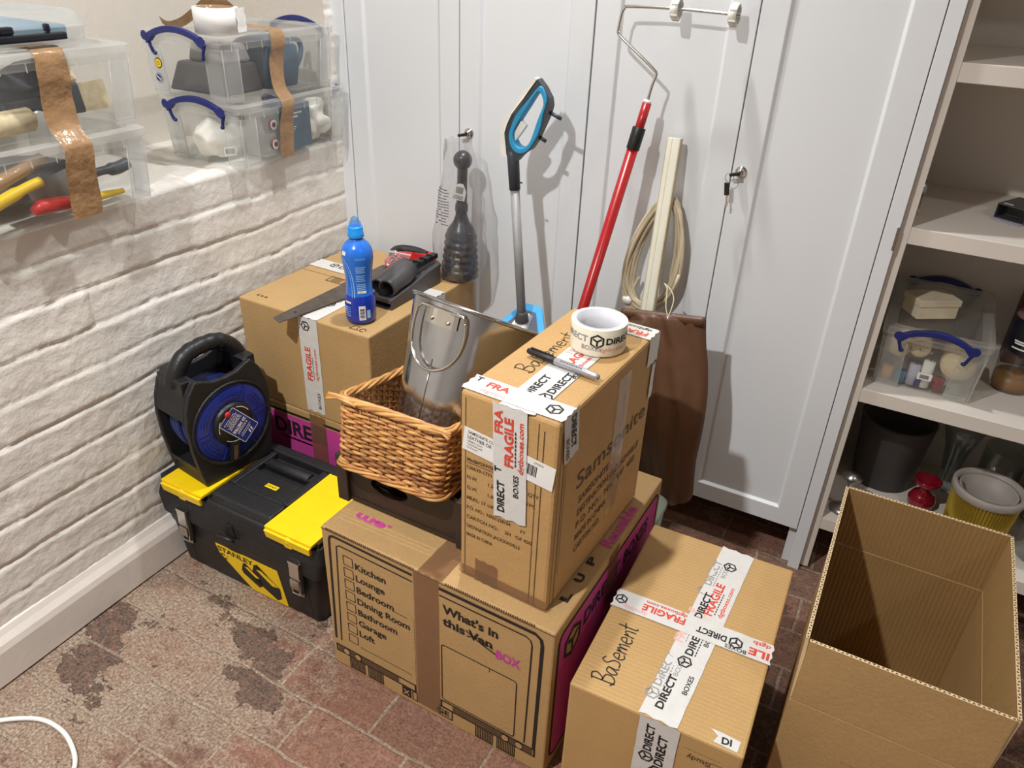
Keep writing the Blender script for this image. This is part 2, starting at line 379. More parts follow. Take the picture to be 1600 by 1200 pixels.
M_CLOTHG = pm('grey_blue_cloth', (84, 92, 104), 0.85, bs=0.3, bsc=60)
M_BOOK = pm('blue_grey_card', (66, 92, 112), 0.6)
M_BRISTLE = pm('cream_bristle', (226, 208, 170), 0.8, var=0.15, vs=80)
M_CANDLE = pm('cream_wax', (226, 208, 170), 0.5, var=0.05)
M_CREAMB = pm('cream_gift_box', (214, 202, 176), 0.6)
M_GOLD = pm('gold_ribbed_glaze', (172, 148, 52), 0.3, 0.5)
M_RGLASS = pm('red_glass', (130, 12, 34), 0.08, coat=0.5)
M_POTG = pm('grey_ribbed_ceramic', (176, 168, 160), 0.5)
M_BUCK = pm('dark_grey_bucket', (66, 62, 60), 0.6)
M_NIGHT = pm('black_candle_jar', (18, 20, 30), 0.25)
M_AMBER = pm('amber_wax', (168, 112, 40), 0.4)
M_PALEG = clear('pale_green_tub', (232, 240, 230), (216, 224, 212), 0.45, 0.25, 0.1)
M_LAV = pm('lavender_card', (184, 178, 196), 0.6)
M_BLUEB = pm('blue_box', (58, 120, 150), 0.5)
# ================================================================== SETTING
YR, YF, XR, ZC = 0.46, -3.2, 3.5, 2.42
mb = MB(); mb.box(-0.35, XR, YF, YR, -0.06, 0.0); struct(mb.build('floor', M_FLOOR))
mb = MB(); mb.box(-0.35, XR, YF, YR, ZC, ZC+0.05); struct(mb.build('ceiling', M_CEIL))
mb = MB(); mb.box(XR, XR+0.05, YF, YR, 0, ZC); struct(mb.build('wall_right', M_DIM))
mb = MB(); mb.box(-0.35, XR, YR, YR+0.05, 0, ZC); struct(mb.build('wall_back', M_PLAST))
mb = MB(); mb.box(-0.35, XR, YF-0.05, YF, 0, ZC); struct(mb.build('wall_front', M_DIM))
# left wall: painted brick up to the ledge, a deep niche above it, and a brick pier beside the cupboards
COURSES = [0.0, 0.10, 0.168, 0.245, 0.326, 0.406, 0.487, 0.565, 0.645, 0.724, 0.80, 0.874, 0.95, 1.03, 1.105, 1.18, 1.26, 1.34, 1.42, 1.5]
def brick_x(y, z):
    wz = z+0.006*noise.noise(Vector((y*5, z*3, 1.3)))+0.004*noise.noise(Vector((y*17, z*9, 4.3)))
    k = 0
    for i, c in enumerate(COURSES):
        if wz >= c: k = i
    lo = COURSES[k]; hi = COURSES[min(k+1, len(COURSES)-1)]
    d = min(abs(wz-lo), abs(hi-wz))
    gl = 0.5+0.5*noise.noise(Vector((y*2.3, round(lo if wz-lo < hi-wz else hi, 2)*40, 7)))
    groove = math.exp(-(d/0.0042)**2)*(0.0016+0.0062*max(0.0, gl)**1.4)
    yy = y+0.112*(k % 2)+0.03*noise.noise(Vector((k*3.1, 2, 2)))
    dv = abs((yy/0.228) % 1-0.5)*0.228; dv = 0.114-dv if False else abs(((yy/0.228) % 1)-0.5)*0.228
    gv = math.exp(-(dv/0.005)**2)*0.0016*(0.5+0.5*noise.noise(Vector((y*6, z*6, 9))))
    tilt = 0.0030*noise.noise(Vector((k*1.7, math.floor(yy/0.228+0.5)*1.3, 3)))
    lip = 0.0012*math.exp(-((hi-wz)/0.016)**2)
    n = 0.0020*noise.noise(Vector((y*9, z*11, 0)))+0.0013*noise.noise(Vector((y*31, z*37, 5)))+0.001*noise.noise(Vector((y*80, z*90, 5)))
    return 0.002+tilt+lip+n-groove-gv
def brick_patch(mb, y0, y1, z0, z1, st):
    ny = int((y1-y0)/st)+1; nz = int((z1-z0)/st)+1; vs = []
    for j in range(nz+1):
        for i in range(ny+1):
            y = y0+(y1-y0)*i/ny; z = z0+(z1-z0)*j/nz
            x = brick_x(y, z)
            if z1 < 0.9 and j == nz: x -= 0.004
            vs.append((x, y, z))
    q = ny+1
    mb.add(vs, [(j*q+i, j*q+i+1, (j+1)*q+i+1, (j+1)*q+i) for j in range(nz) for i in range(ny)], 0, True)
    return [vs[nz*q+i] for i in range(ny+1)]
mb = MB()
mb.box(-0.32, -0.02, YF, YR, 0, 0.86); mb.box(-0.32, -0.0, YF, -1.45, 0, 0.872)
top = brick_patch(mb, -1.45, 0.0, 0.05, 0.872, 0.0052)
nt = len(top)     # ledge surface follows the broken brick edge
vs = [(p[0], p[1], p[2]) for p in top]+[(p[0]-0.012, p[1], p[2]+0.003) for p in top]+[(-0.32, p[1], 0.874) for p in top]
mb.add(vs, [(k*nt+i, k*nt+i+1, (k+1)*nt+i+1, (k+1)*nt+i) for k in range(2) for i in range(nt-1)], 0, True)
struct(mb.build('wall_left', [M_BRICK, M_PLAST]))
mb = MB(); mb.box(-0.37, -0.32, YF, YR, 0, ZC); struct(mb.build('wall_left', M_PLAST))          # back of the niche
mb = MB(); mb.box(-0.32, 0.0, YF, -1.75, 0.87, ZC); struct(mb.build('wall_left', M_PLAST))
mb = MB(); mb.box(-0.32, -0.02, -0.030, YR, 0.86, ZC); brick_patch(mb, -0.034, 0.012, 0.868, 1.6, 0.006)   # pier beside the cupboards
mb.quad([(-0.32, -0.033, 0.868), (0.002, -0.034, 0.868), (0.002, -0.034, ZC), (-0.32, -0.033, ZC)], 1)
struct(mb.build('wall_left', [M_BRICK, M_PLAST]))
mb = MB()
prof = [(-0.01, 0.004), (0.022, 0.004), (0.0225, 0.082), (0.019, 0.096), (0.010, 0.109), (0.004, 0.122), (-0.01, 0.126)]
mb.loft([[(p[0]+0.0015*sin(y*9), y, p[1]) for p in prof] for y in [YF+0.01+k*(0.0-YF-0.02)/30 for k in range(31)]], smooth=False)
struct(mb.build('baseboard_left', M_SKIRT, bevel=0.002))
mb = MB(); mb.box(-0.014, 0.036, -0.003, 0.02, 0.0, 2.2); struct(mb.build('trim_1', M_WHITE, bevel=0.0015))
# ------------------------------------------------------------------ cupboards
ZT = 2.02
def door_mesh(x0, x1, z0, z1):
    mb = MB(); a, b_, t, dp = 0.052, 0.046, 0.02, 0.007
    X0, X1, Z0, Z1 = x0+a, x1-a+0.012*0, z0+b_, z1-0.06
    o = [(x0, 0, z0), (x1, 0, z0), (x1, 0, z1), (x0, 0, z1)]
    i1 = [(X0, 0, Z0), (X1, 0, Z0), (X1, 0, Z1), (X0, 0, Z1)]
    g = 0.006
    i2 = [(X0+g, dp, Z0+g), (X1-g, dp, Z0+g), (X1-g, dp, Z1-g), (X0+g, dp, Z1-g)]
    bk = [(x0, t, z0), (x1, t, z0), (x1, t, z1), (x0, t, z1)]
    vs = o+i1+i2+bk; fs = []
    for k in range(4):
        l = (k+1) % 4
        fs += [(k, l, 4+l, 4+k), (4+k, 4+l, 8+l, 8+k), (12+l, 12+k, k, l)[::-1]]
    fs += [(8, 9, 10, 11), (15, 14, 13, 12)]
    mb.add(vs, fs); return mb
def lock(parent, x, z, with_fob):
    mb = MB(); M = frame((x, 0, z), (1, 0, 0), (0, 0, 1)) @ Matrix.Rotation(0, 4, 'Z')
    Mf = frame((x, -0.0005, z), (1, 0, 0), (0, 0, 1))
    mb.lathe([(0.0, 0.012), (0.006, 0.012), (0.008, 0.010), (0.0085, 0.004), (0.0115, 0.003), (0.012, 0)], 24, 0, Mf)
    o = mb.build('lock', M_CHROME, parent)
    k = MB(); k.box(-0.0012, 0.0012, -0.004, 0.004, 0.012, 0.022, 0, Mf); k.box(-0.019, 0.002, -0.0035, 0.0035, 0.019, 0.0235, 0, Mf @ Matrix.Rotation(0.25, 4, 'Z'))
    lab(k.build('key', M_BLK, o, bevel=0.001), 'black-headed key in the lock')
    if with_fob:
        r = MB(); c = Vector((x-0.017, -0.022, z-0.010)); r.tube([c+Vector((0.009*cos(t*pi/8), 0, 0.009*sin(t*pi/8))) for t in range(16)], 0.0007, 6, closed=True)
        r.build('key_ring', M_CHROME, o)
        f = MB(); Mq = frame((x-0.018, -0.024, z-0.034), (1, 0, 0.15), (-0.15, 0, 1))
        f.box(-0.005, 0.005, -0.012, 0.014, -0.002, 0.002, 0, Mq); f.box(-0.002, 0.002, -0.036, -0.012, -0.0008, 0.0008, 1, Mq); f.box(0.001, 0.004, -0.03, -0.026, -0.0008, 0.0008, 1, Mq)
        lab(f.build('spare_key', [M_BLK, M_CHROME], o, bevel=0.0008), 'spare key hanging from a wire ring')
def wardrobe(name, label, xs, locks):
    t = thing(name, label, 'wardrobe', (xs[0], 0, 0), group='white panelled wardrobes along the back wall')
    X0 = xs[0]; L = xs[-1]-X0
    mb = MB(); mb.box(0, L, 0.021, 0.43, 0.115, ZT-0.002)
    mb.box(0.0, 0.018, 0.021, 0.43, 0, 0.115); mb.box(L-0.018, L, 0.021, 0.43, 0, 0.115); mb.box(0.018, L-0.018, 0.40, 0.43, 0.0, 0.115)
    mb.build('carcass', M_WHITE, t)
    for k in range(len(xs)-1):
        d = door_mesh(xs[k]-X0+0.0012, xs[k+1]-X0-0.0012, 0.119, ZT).build('door', M_WHITE, t, bevel=0.0012)
        if locks[k]: lock(d, locks[k][0]-X0, locks[k][1], locks[k][2])
    return t
wardrobe('wardrobe', 'white two-door panelled wardrobe in the corner beside the brick wall', [0.037, 0.3665, 0.6965], [None, (0.395, 0.939, False)])
wardrobe('wardrobe', 'white two-door wardrobe with hanging keys, left of the open shelves', [0.6975, 1.0293, 1.3405], [None, (1.049, 0.949, True)])
t = thing('open_cupboard', 'white open-fronted cupboard with shelves behind the open cardboard box', 'cupboard', (1.341, 0, 0))
Z1, Z2, Z3, Z4 = 0.164, 0.527, 0.890, 1.189
mb = MB(); mb.box(0, 0.027, 0, 0.42, 0, ZT); mb.build('side_panel', M_WHITE, t, bevel=0.001)
mb = MB(); mb.box(0.0272, 0.046, 0.018, 0.42, 0.005, ZT); mb.build('inner_panel', M_WHITE_IN, t, bevel=0.001)
mb = MB(); mb.box(0.72, 0.745, 0, 0.42, 0, ZT); mb.build('side_panel', M_WHITE, t, bevel=0.001)
mb = MB(); mb.box(0.046, 0.72, 0.405, 0.42, 0.02, ZT); mb.build('back_panel', M_WHITE_IN, t)
mb = MB(); mb.box(0.0, 0.745, 0.0, 0.42, ZT, ZT+0.02); mb.build('top_panel', M_WHITE, t)
for z in (Z1, Z2, Z3, Z4, 1.55):
    mb = MB(); mb.box(0.0462, 0.7198, 0.018, 0.4048, z-0.033, z); mb.build('shelf', M_WHITE_IN, t, bevel=0.0012)
mb = MB(); M = frame((0.046, 0.16, 0.935), (0, -1, 0), (0, 0, 1)); mb.lathe([(0.0, 0.009), (0.012, 0.008), (0.016, 0.004), (0.017, 0)], 20, 0, frame((0.046, 0.16, 0.935), (0, 1, 0), (0, 0, 1)))
mb.tube([(0.049, 0.15, 0.925), (0.0495, 0.13, 0.905), (0.0495, 0.11, 0.893)], 0.0012, 6)
lab(mb.build('hook_plate', M_STEEL, t), 'round metal plate with a short cord on the inner side')
mb = MB(); mb.box(0.0225, 0.0275, -0.003, 0.0, 0.845, 0.892); lab(mb.build('hinge_plate', M_STEEL, t, bevel=0.001), 'small metal hinge plate on the front edge')
# ================================================================== CARTONS
TM = [M_TAPEW, M_PEN, M_RED, M_GREYG, M_REDG]
def cube_logo(mb, x, y, r, mat, M, z=0.0, bend=None):
    H = [(x+r*cos(pi/6+k*pi/3), y+r*sin(pi/6+k*pi/3)) for k in range(6)]; tmp = MB()
    tmp.stroke(H, r*0.28, mat, None, True, z)
    for k in (0, 2, 4): tmp.stroke([(x, y), (x+(H[k][0]-x)*0.72, y+(H[k][1]-y)*0.72)] if k != 4 else [(x, y), (x, y-r*0.75)], r*0.26, mat, None, False, z)
    vs = [tuple(v) for v in tmp.v]
    if bend: vs = [bend(p) for p in vs]
    mb.add(vs, tmp.f, mat, False, M)
def tape_pattern(mb, M, L, W, s0=0.0, t0=0.0, TW=0.048, ghost=False, z=0.0009, only=None):
    K, Rr = (3, 4) if ghost else (1, 2); U = 0.262
    items = [('logo', 0.0, 0.026), ('DIRECT', 0.030, 0.074), ('line', 0.032, 0.06), ('BOXES', 0.062, 0.044), ('FRAGILE', 0.134, 0.088), ('dgtboxes.com', 0.138, 0.084), ('line', 0.140, 0.06)]
    u = math.floor((0-s0)/U)-1
    while s0+u*U < L:
        for kind, s, wd in items:
            a = s0+u*U+s
            if a < 0.002 or a+wd > L-0.002: continue
            if kind == 'logo': cube_logo(mb, a+0.013, t0+TW*0.64, 0.0115, K, M, z)
            elif kind == 'DIRECT': mb.text('DIRECT', M, K, 0.0135, 0.028, x=a, y=t0+TW*0.50, z=z, width=wd)
            elif kind == 'BOXES': mb.text('BOXES', M, K, 0.0085, 0.012, x=a, y=t0+TW*0.14, z=z, width=wd)
            elif kind == 'FRAGILE': mb.text('FRAGILE', M, Rr, 0.016, 0.03, x=a, y=t0+TW*0.50, z=z, width=wd)
            elif kind == 'dgtboxes.com': mb.text(kind, M, Rr, 0.0085, 0.014, x=a, y=t0+TW*0.13, z=z, width=wd)
            else:
                for q in range(9): mb.rect(a+q*wd/9, t0+TW*0.385, a+q*wd/9+wd/13, t0+TW*0.425, K, M @ Matrix.Translation((0, 0, z)))
        u += 1
def tape_strip(mb, M, L, W, mat=0, z=0.0003, amp=0.0004, seed=0.0, ns=None, jag=True):
    ns = ns or max(4, int(L/0.02)); nt_ = 5; vs = []
    for i in range(ns+1):
        for j in range(nt_+1):
            s = L*i/ns; tt = W*j/nt_
            if j in (0, nt_): tt += 0.0011*noise.noise(Vector((s*40, seed, j)))
            if jag and i in (0, ns): s += (0.0022 if j % 2 else -0.0008)*(1 if i else -1)
            z_ = z+amp*(0.5+0.5*noise.noise(Vector((s*45, tt*60, seed))))
            vs.append((s, tt, z_))
    q = nt_+1
    mb.add(vs, [(i*q+j, (i+1)*q+j, (i+1)*q+j+1, i*q+j+1) for i in range(ns) for j in range(nt_)], mat, False, M)
def carton_body(w, d, h, parent, mat, name='box_body', seam=True, r=0.004):
    mb = MB(); mb.box(0, w, 0, d, 0, h); o = mb.build(name, mat, parent, bevel=r, seg=2)
    return o
def FR(w, d, h, side, x=0, y=0, e=0.0008):
    """frame on a carton face, origin x along and y up the face as seen from outside"""
    if side == 'front': return frame((x, -e, y), (1, 0, 0), (0, 0, 1))
    if side == 'right': return frame((w+e, x, y), (0, 1, 0), (0, 0, 1))
    if side == 'top': return frame((x, y, h+e), (1, 0, 0), (0, 1, 0))
    if side == 'left': return frame((-e, d-x, y), (0, -1, 0), (0, 0, 1))
    if side == 'back': return frame((w-x, d+e, y), (-1, 0, 0), (0, 0, 1))
def pink_panel(mb, M, L, H, tapeat):
    """magenta DIRECT BOXES side panel of the moving boxes; slots 0 ink, 1 magenta, 2 kraft"""
    x0, x1, y0, y1 = 0.018, L-0.018, 0.03, H-0.024
    r = 0.02; P = rrect(x0, x1, y0, y1, r, 5); mb.stroke(P, 0.006, 0, M, True, 0.0004)
    mb.add([(*p, 0) for p in P], [tuple(range(len(P)))], 1, False, M)
    mb.text('DIRECT', M, 0, 0.034, 0.03, x=x0+0.10, y=y1-0.062, z=0.0005, width=0.16)
    mb.text('BOXES', M, 0, 0.034, 0.03, x=x0+0.28, y=y1-0.062, z=0.0005, width=0.13)
    cx, cy = x0+0.055, y1-0.055
    H6 = [(cx+0.034*cos(pi/6+k*pi/3), cy+0.034*sin(pi/6+k*pi/3)) for k in range(6)]
    mb.add([(*p, 0.0005) for p in H6], [tuple(range(6))], 2, False, M); cube_logo(mb, cx, cy, 0.032, 0, M, 0.0009)
# ---- large moving box (floor, centre)
Wv, Dv, Hv = 0.5015, 0.495, 0.375
t = thing('cardboard_box', 'large moving box with room checklist and "What\'s in this BOX" print, under the wooden crate', 'cardboard box', (0.5535, -0.797, 0), (0, 0, radians(-1.6)), 'cardboard moving boxes')
VAN = t
carton_body(Wv, Dv, Hv, t, M_KRAFT)
mb = MB(); F = FR(Wv, Dv, Hv, 'front')
def front_print(mb, F):
    P = lambda x, y: (x, y)
    # left and right halves of the van drawing
    mb.stroke([(0.213, 0.358), (0.030, 0.362), (0.022, 0.358), (0.019, 0.350), (0.010, 0.078)], 0.0055, 0, F)
    mb.stroke([(0.213, 0.342), (0.044, 0.345), (0.036, 0.340), (0.024, 0.078)], 0.003, 0, F)
    mb.stroke([(0.272, 0.357), (0.466, 0.357), (0.477, 0.349), (0.480, 0.335), (0.478, 0.062)], 0.007, 0, F)
    mb.stroke([(0.272, 0.341), (0.448, 0.341), (0.458, 0.336), (0.461, 0.325), (0.458, 0.066)], 0.003, 0, F)
    rooms = ['Kitchen', 'Lounge', 'Bedroom', 'Dining Room', 'Bathroom', 'Garage', 'Loft', '']
    for k, s in enumerate(rooms):
        y = 0.302-k*0.0305; x = 0.050-k*0.0006
        mb.outline(x, y, x+0.024, y+0.024, 0.0016, 0, F)
        if s: mb.text(s, F, 0, 0.0165, 0.022, x=x+0.029, y=y+0.001, sx=1.06)
        if s == 'Bedroom': mb.rect(x+0.115, y-0.001, x+0.150, y+0.0002, 0, F)
    mb.rect(0.075, 0.086, 0.205, 0.0872, 0, F)
    mb.text("What's in", F, 0, 0.020, 0.035, x=0.279, y=0.303, width=0.116); mb.text('this', F, 0, 0.020, 0.035, x=0.279, y=0.272, width=0.048)
    mb.text('Van', F, 0, 0.020, 0.030, x=0.334, y=0.271, width=0.050)
    mb.stroke([(0.329, 0.286), (0.350, 0.276), (0.370, 0.268), (0.392, 0.262)], 0.003, 0, F, False, 0.0006)
    mb.stroke([(0.331, 0.273), (0.352, 0.281), (0.372, 0.277), (0.386, 0.272)], 0.002, 0, F, False, 0.0006); mb.stroke([(0.336, 0.292), (0.346, 0.270)], 0.002, 0, F, False, 0.0006)
    mb.text('BOX', F, 1, 0.021, 0.035, x=0.392, y=0.254, width=0.049)
    P4 = rrect(0.276, 0.436, 0.066, 0.218, 0.006, 3); mb.stroke(P4, 0.0022, 0, F, True)
    mb.stroke(arc(0.366, 0.213, 0.014, -0.4, 0.5, 6), 0.001, 0, F)
    # bumper, grilles, lamps
    for x0, x1, sg in ((0.008, 0.213, 1), (0.272, 0.482, -1)):
        mb.outline(x0, 0.040, x1, 0.062, 0.0035, 0, F)
        lx = (0.036, 0.066) if sg == 1 else (0.418, 0.448)
        mb.rect(x0+0.006 if sg == 1 else 0.300, 0.0445, 0.170 if sg == 1 else x1-0.006, 0.0575, 2, F)
        for q in lx: mb.disc(q, 0.051, 0.0095, 18, 0, F, 0.0005); mb.disc(q, 0.051, 0.0075, 18, 3, F, 0.0009)
        g0 = (0.042, 0.090) if sg == 1 else (0.352, 0.400)
        for g in g0:
            for q in range(11): mb.rect(g+q*0.0038, 0.010, g+q*0.0038+0.0021, 0.040, 0, F)
            mb.rect(g, 0.008, g+0.0405, 0.011, 0, F)
    mb.rect(0.178, 0.014, 0.200, 0.040, 0, F); mb.text('X', F, 3, 0.014, 0.03, 'C', x=0.189, y=0.020, z=0.0006); mb.outline(0.203, 0.014, 0.216, 0.040, 0.002, 0, F)
    mb.outline(0.268, 0.014, 0.300, 0.042, 0.0025, 0, F); mb.text('GE', F, 0, 0.014, 0.03, x=0.262, y=0.021, width=0.030)
    for q in range(40): mb.rect(0.2135, 0.012+q*0.006, 0.2145, 0.015+q*0.006, 0, F)
front_print(mb, F)
PM = [M_INK, M_PINK, M_INK2, M_KRAFT]
lab(mb.build('printed_front', PM, t), 'black and pink print: room checklist, van outline and "What\'s in this BOX"')
mb = MB(); F = FR(Wv, Dv, Hv, 'right'); pink_panel(mb, F, Dv, Hv, 0)
mb.m = [{0: 0, 1: 1, 2: 3}[q] for q in mb.m]
lab(mb.build('printed_side', PM, t), 'magenta side panel lettered DIRECT')
Fr = frame((0, 0, Hv+0.0008), (0, 1, 0), (-1, 0, 0))
for s_, y_ in (('L', 0.072), ('U', 0.126), ('P', 0.176)): mb = MB(); mb.text(s_, Fr, 0, 0.015, 0.05, x=y_+0.0, y=-0.486, width=0.022); lab(mb.build('flap_letter', M_INK, t), 'black letter on the lid flap')
mb = MB(); mb.text('Reusable', Fr, 0, 0.022, 0.03, x=0.236, y=-0.494, width=0.135); lab(mb.build('flap_lettering', M_PINK, t), 'pink word on the right lid flap')
Ft = frame((0, 0, Hv+0.0008), (-1, 0, 0), (0, -1, 0))
mb = MB(); mb.text('.em', Ft, 0, 0.022, 0.03, x=-0.118, y=-0.068, width=0.08); lab(mb.build('flap_lettering', M_PINK, t), 'pink letters beside the crate')
mb = MB(); tape_strip(mb, frame((0.226, -0.0006, Hv+0.0004), (0, 1, 0), (-1, 0, 0)) @ Matrix.Translation((0, -0.0525, 0)), 0.49, 0.0525, 0, amp=0.0012, seed=2)
tape_strip(mb, frame((0.2165, -0.0006, 0.016), (0, 0, 1), (-1, 0, 0)) @ Matrix.Translation((0, -0.0545, 0)), Hv-0.0155, 0.0545, 0, amp=0.0016, seed=3, jag=False)
lab(mb.build('brown_tape', M_TAPEB, t), 'wrinkled brown parcel tape over the middle')
mb = MB(); tape_strip(mb, frame((Wv+0.0012, 0.262, Hv-0.13), (0, 0, 1), (0, -1, 0)), 0.129, 0.048, 0, amp=0.0008, seed=5)
mb.build('brown_tape', M_TAPEB, t)
mb = MB(); mb.box(0.001, Wv-0.001, -0.0012, 0.0, Hv-0.0045, Hv-0.0035); 
for k in range(46): mb.box(0.012+k*0.0045+0.001*random.random(), 0.0145+k*0.0045, -0.0014, 0.002, Hv-0.0026, Hv-0.0006)
for k in range(40): mb.box(0.285+k*0.0045+0.001*random.random(), 0.2875+k*0.0045, -0.0014, 0.002, Hv-0.0026, Hv-0.0006)
mb.build('flap_edge', M_KRAFT_DK, t)
# ---- lower box by the wall (pink panel) and the plain box on it
t = thing('cardboard_box', 'kraft moving box with magenta panel standing behind the toolbox, bottom of the corner stack', 'cardboard box', (0.035, -0.470, 0), (0, 0, 0), 'cardboard moving boxes')
w_, d_, h_ = 0.475, 0.45, 0.344
carton_body(w_, d_, h_, t, M_KRAFT)
mb = MB(); F = FR(w_, d_, h_, 'front')
P = rrect(0.012, w_-0.010, 0.03, h_-0.028, 0.016, 5); mb.add([(*p, 0) for p in P], [tuple(range(len(P)))], 1, False, F)
for a, b_ in ((0.012, 0.20), (0.242, w_-0.012)): mb.rect(a, h_-0.024, b_, h_-0.017, 0, F)
mb.text('DIRE', F, 0, 0.042, 0.03, x=0.085, y=h_-0.083, z=0.0005, width=0.117)
mb.rect(0.10, h_-0.098, 0.20, h_-0.093, 2, F)
lab(mb.build('printed_front', [M_INK, M_PINK, M_PINK], t), 'magenta panel with black lettering')
mb = MB(); tape_strip(mb, frame((0.250, -0.001, 0.10), (0, 0, 1), (-1, 0, 0)), h_-0.10, 0.048, 0, amp=0.001, seed=9); tape_strip(mb, frame((0.250, -0.0018, 0.265), (0, 0, 1), (-1, 0, 0)), 0.05, 0.046, 0, amp=0.001, seed=19)
mb.build('brown_tape', M_TAPEB, t)
w_, d_, h_ = 0.385, 0.425, 0.258
t = thing('cardboard_box', 'plain taped cardboard box in the corner carrying the bottle, saw and bagged plunger', 'cardboard box', (0.050, -0.466, 0.3445), (0, 0, radians(-1.2)), 'cardboard moving boxes')
BOX2 = t
carton_body(w_, d_, h_, t, M_KRAFT)
mb = MB(); F = frame((0.190, -0.0008, 0.012), (0, 0, 1), (-1, 0, 0)); tape_strip(mb, F @ Matrix.Translation((0, -0.05, 0)), h_-0.012, 0.056, 0, seed=1, jag=True)
tape_pattern(mb, F, h_-0.012, 0.05, -0.05+0.262-0.262, -0.046, 0.048)
F = frame((0.190, 0.0, h_+0.0006), (0, 1, 0), (-1, 0, 0)); tape_strip(mb, F @ Matrix.Translation((0, -0.05, 0)), 0.30, 0.05, 0, seed=4); tape_pattern(mb, F, 0.30, 0.05, 0.07, -0.048)
F = frame((0.0, 0.24, h_+0.001), (1, 0, 0), (0, 1, 0)); tape_strip(mb, F, w_, 0.048, 0, seed=6); tape_pattern(mb, F, w_, 0.048, 0.045)
F = frame((w_+0.0008, 0.24, h_), (0, 0, -1), (0, 1, 0)); tape_strip(mb, F, 0.03, 0.048, 0, seed=7)
lab(mb.build('printed_tape', TM, t), 'white parcel tape printed FRAGILE and DIRECT')
mb = MB(); F = FR(w_, d_, h_, 'top')
mb.outline(0.10, 0.185, 0.15, 0.215, 0.0025, 0, F)
for q in range(6): mb.rect(0.112+q*0.005, 0.19, 0.114+q*0.005, 0.21, 0, F)
mb.build('printed_symbol', M_INK2, t); mb = MB()
for q in range(3): mb.rect(0.030+q*0.012, 0.028, 0.037+q*0.012, 0.034, 0, F)
mb.build('printed_dots', M_INK2, t); mb = MB()
mb.stroke([(0.322, 0.012), (0.326, 0.030), (0.340, 0.028), (0.336, 0.020), (0.345, 0.014), (0.322, 0.012)], 0.0018, 0, F)
mb.stroke(arc(0.354, 0.019, 0.007, 0, 5.5, 12), 0.0018, 0, F)
lab(mb.build('handwriting', M_PEN, t), 'marker scribble by the bottle')
mb = MB(); mb.box(0.002, w_-0.002, d_/2-0.001, d_/2+0.001, h_-0.001, h_+0.0002); mb.build('flap_seam', M_KRAFT_DK, t)
# ---- tall old carton with the suitcase maker's print
ws, ds, hs = 0.174, 0.372, 0.374
t = thing('cardboard_box', 'tall scuffed narrow carton standing on the large moving box under the tape roll', 'cardboard box', (0.846, -0.768, 0.3775), (0, 0, radians(-3.2)), 'cardboard moving boxes')
SAM = t
carton_body(ws, ds, hs, t, M_KRAFT_OLD, r=0.006)
mb = MB(); F = FR(ws, ds, hs, 'front')
lines = [("Matl#/GRP/SEASON", 0.247, 0.075), ("126639-1771  20\"", 0.232, 0.066), ("N.W.       1.20", 0.212, 0.055), ("G.W.       1.60", 0.191, 0.055), ("MEAS.: 17 1/4\"X7", 0.170, 0.065), ("P.O. NO.:  NA01228104", 0.150, 0.085), ("CARTON NO.:    2H   OF 450", 0.130, 0.125), ("DESTINATION: JACKSONVILLE", 0.110, 0.105), ("MADE IN CHINA", 0.092, 0.052)]
for s, y, wd in lines: mb.text(s, F, 0, 0.0072, 0.012, x=0.014, y=y, width=wd)
mb.rect(0.014, 0.243, 0.085, 0.2442, 0, F); mb.text('QTY', F, 0, 0.007, 0.01, x=0.128, y=0.226); mb.text('1PC', F, 0, 0.007, 0.01, x=0.128, y=0.206); mb.text('FT', F, 0, 0.007, 0.01, x=0.118, y=0.146)
mb.rect(0.1395, 0.004, 0.1407, hs-0.01, 1, F); mb.rect(0.149, 0.004, 0.1505, hs-0.02, 1, F); mb.rect(0.010, 0.004, 0.0112, hs-0.01, 1, F)
lab(mb.build('printed_front', [M_INK2, M_INK2], t), 'shipping details printed on the carton front')
mb = MB(); F = FR(ws, ds, hs, 'right')
mb.text('Samsonite', F, 0, 0.034, 0.004, x=0.075, y=0.208, width=0.275)
for k, (s, wd) in enumerate((('SAMSONITE', 0.115), ('DESTINATION: JACKSONVILLE', 0.25), ('P.O. NO.:  NA   OF  450', 0.24), ('MADE IN CHINA', 0.12), ('CARTON NO.', 0.10))): mb.text(s, F, 0, 0.0145, 0.012, x=0.088, y=0.172-k*0.027, width=wd)
mb.rect(0.022, 0.004, 0.0235, hs-0.03, 0, F); mb.rect(0.010, 0.004, 0.011, hs-0.02, 0, F); mb.rect(0.03, 0.06, 0.031, hs-0.08, 0, F)
lab(mb.build('printed_side', [M_INK2], t), 'grey lettering Samsonite and shipping lines')
mb = MB(); F = frame((0.128, -0.0016, 0.165), (0, 0, 1), (-1, 0, 0))   # front drop, reading upward
Ft = F @ Matrix.Translation((0, 0.0, 0)); tape_strip(mb, Ft @ Matrix.Rotation(0.035, 4, 'Z'), hs-0.163, 0.060, 0, amp=0.0012, seed=11)
G = Ft @ Matrix.Rotation(0.035, 4, 'Z')
mb.text('DIRECT', G, 1, 0.0135, 0.03, x=0.012, y=0.040, z=0.0018, width=0.060); mb.text('BOXES', G, 1, 0.0095, 0.014, x=0.050, y=0.014, z=0.0018, width=0.042)
mb.text('FRAGILE', G, 2, 0.0155, 0.034, x=0.104, y=0.024, z=0.0018, width=0.088); mb.text('dgtboxes.com', G, 2, 0.0095, 0.018, x=0.098, y=0.006, z=0.0018, width=0.092)
for q in range(9): mb.rect(0.108+q*0.0072, 0.0185, 0.1135+q*0.0072, 0.0205, 1, G @ Matrix.Translation((0, 0, 0.0018)))
mb.text('FRA', G, 2, 0.0145, 0.03, x=0.160, y=0.043, z=0.0018, width=0.042); mb.text('T', G, 1, 0.012, 0.03, x=0.088, y=0.046, z=0.0018)
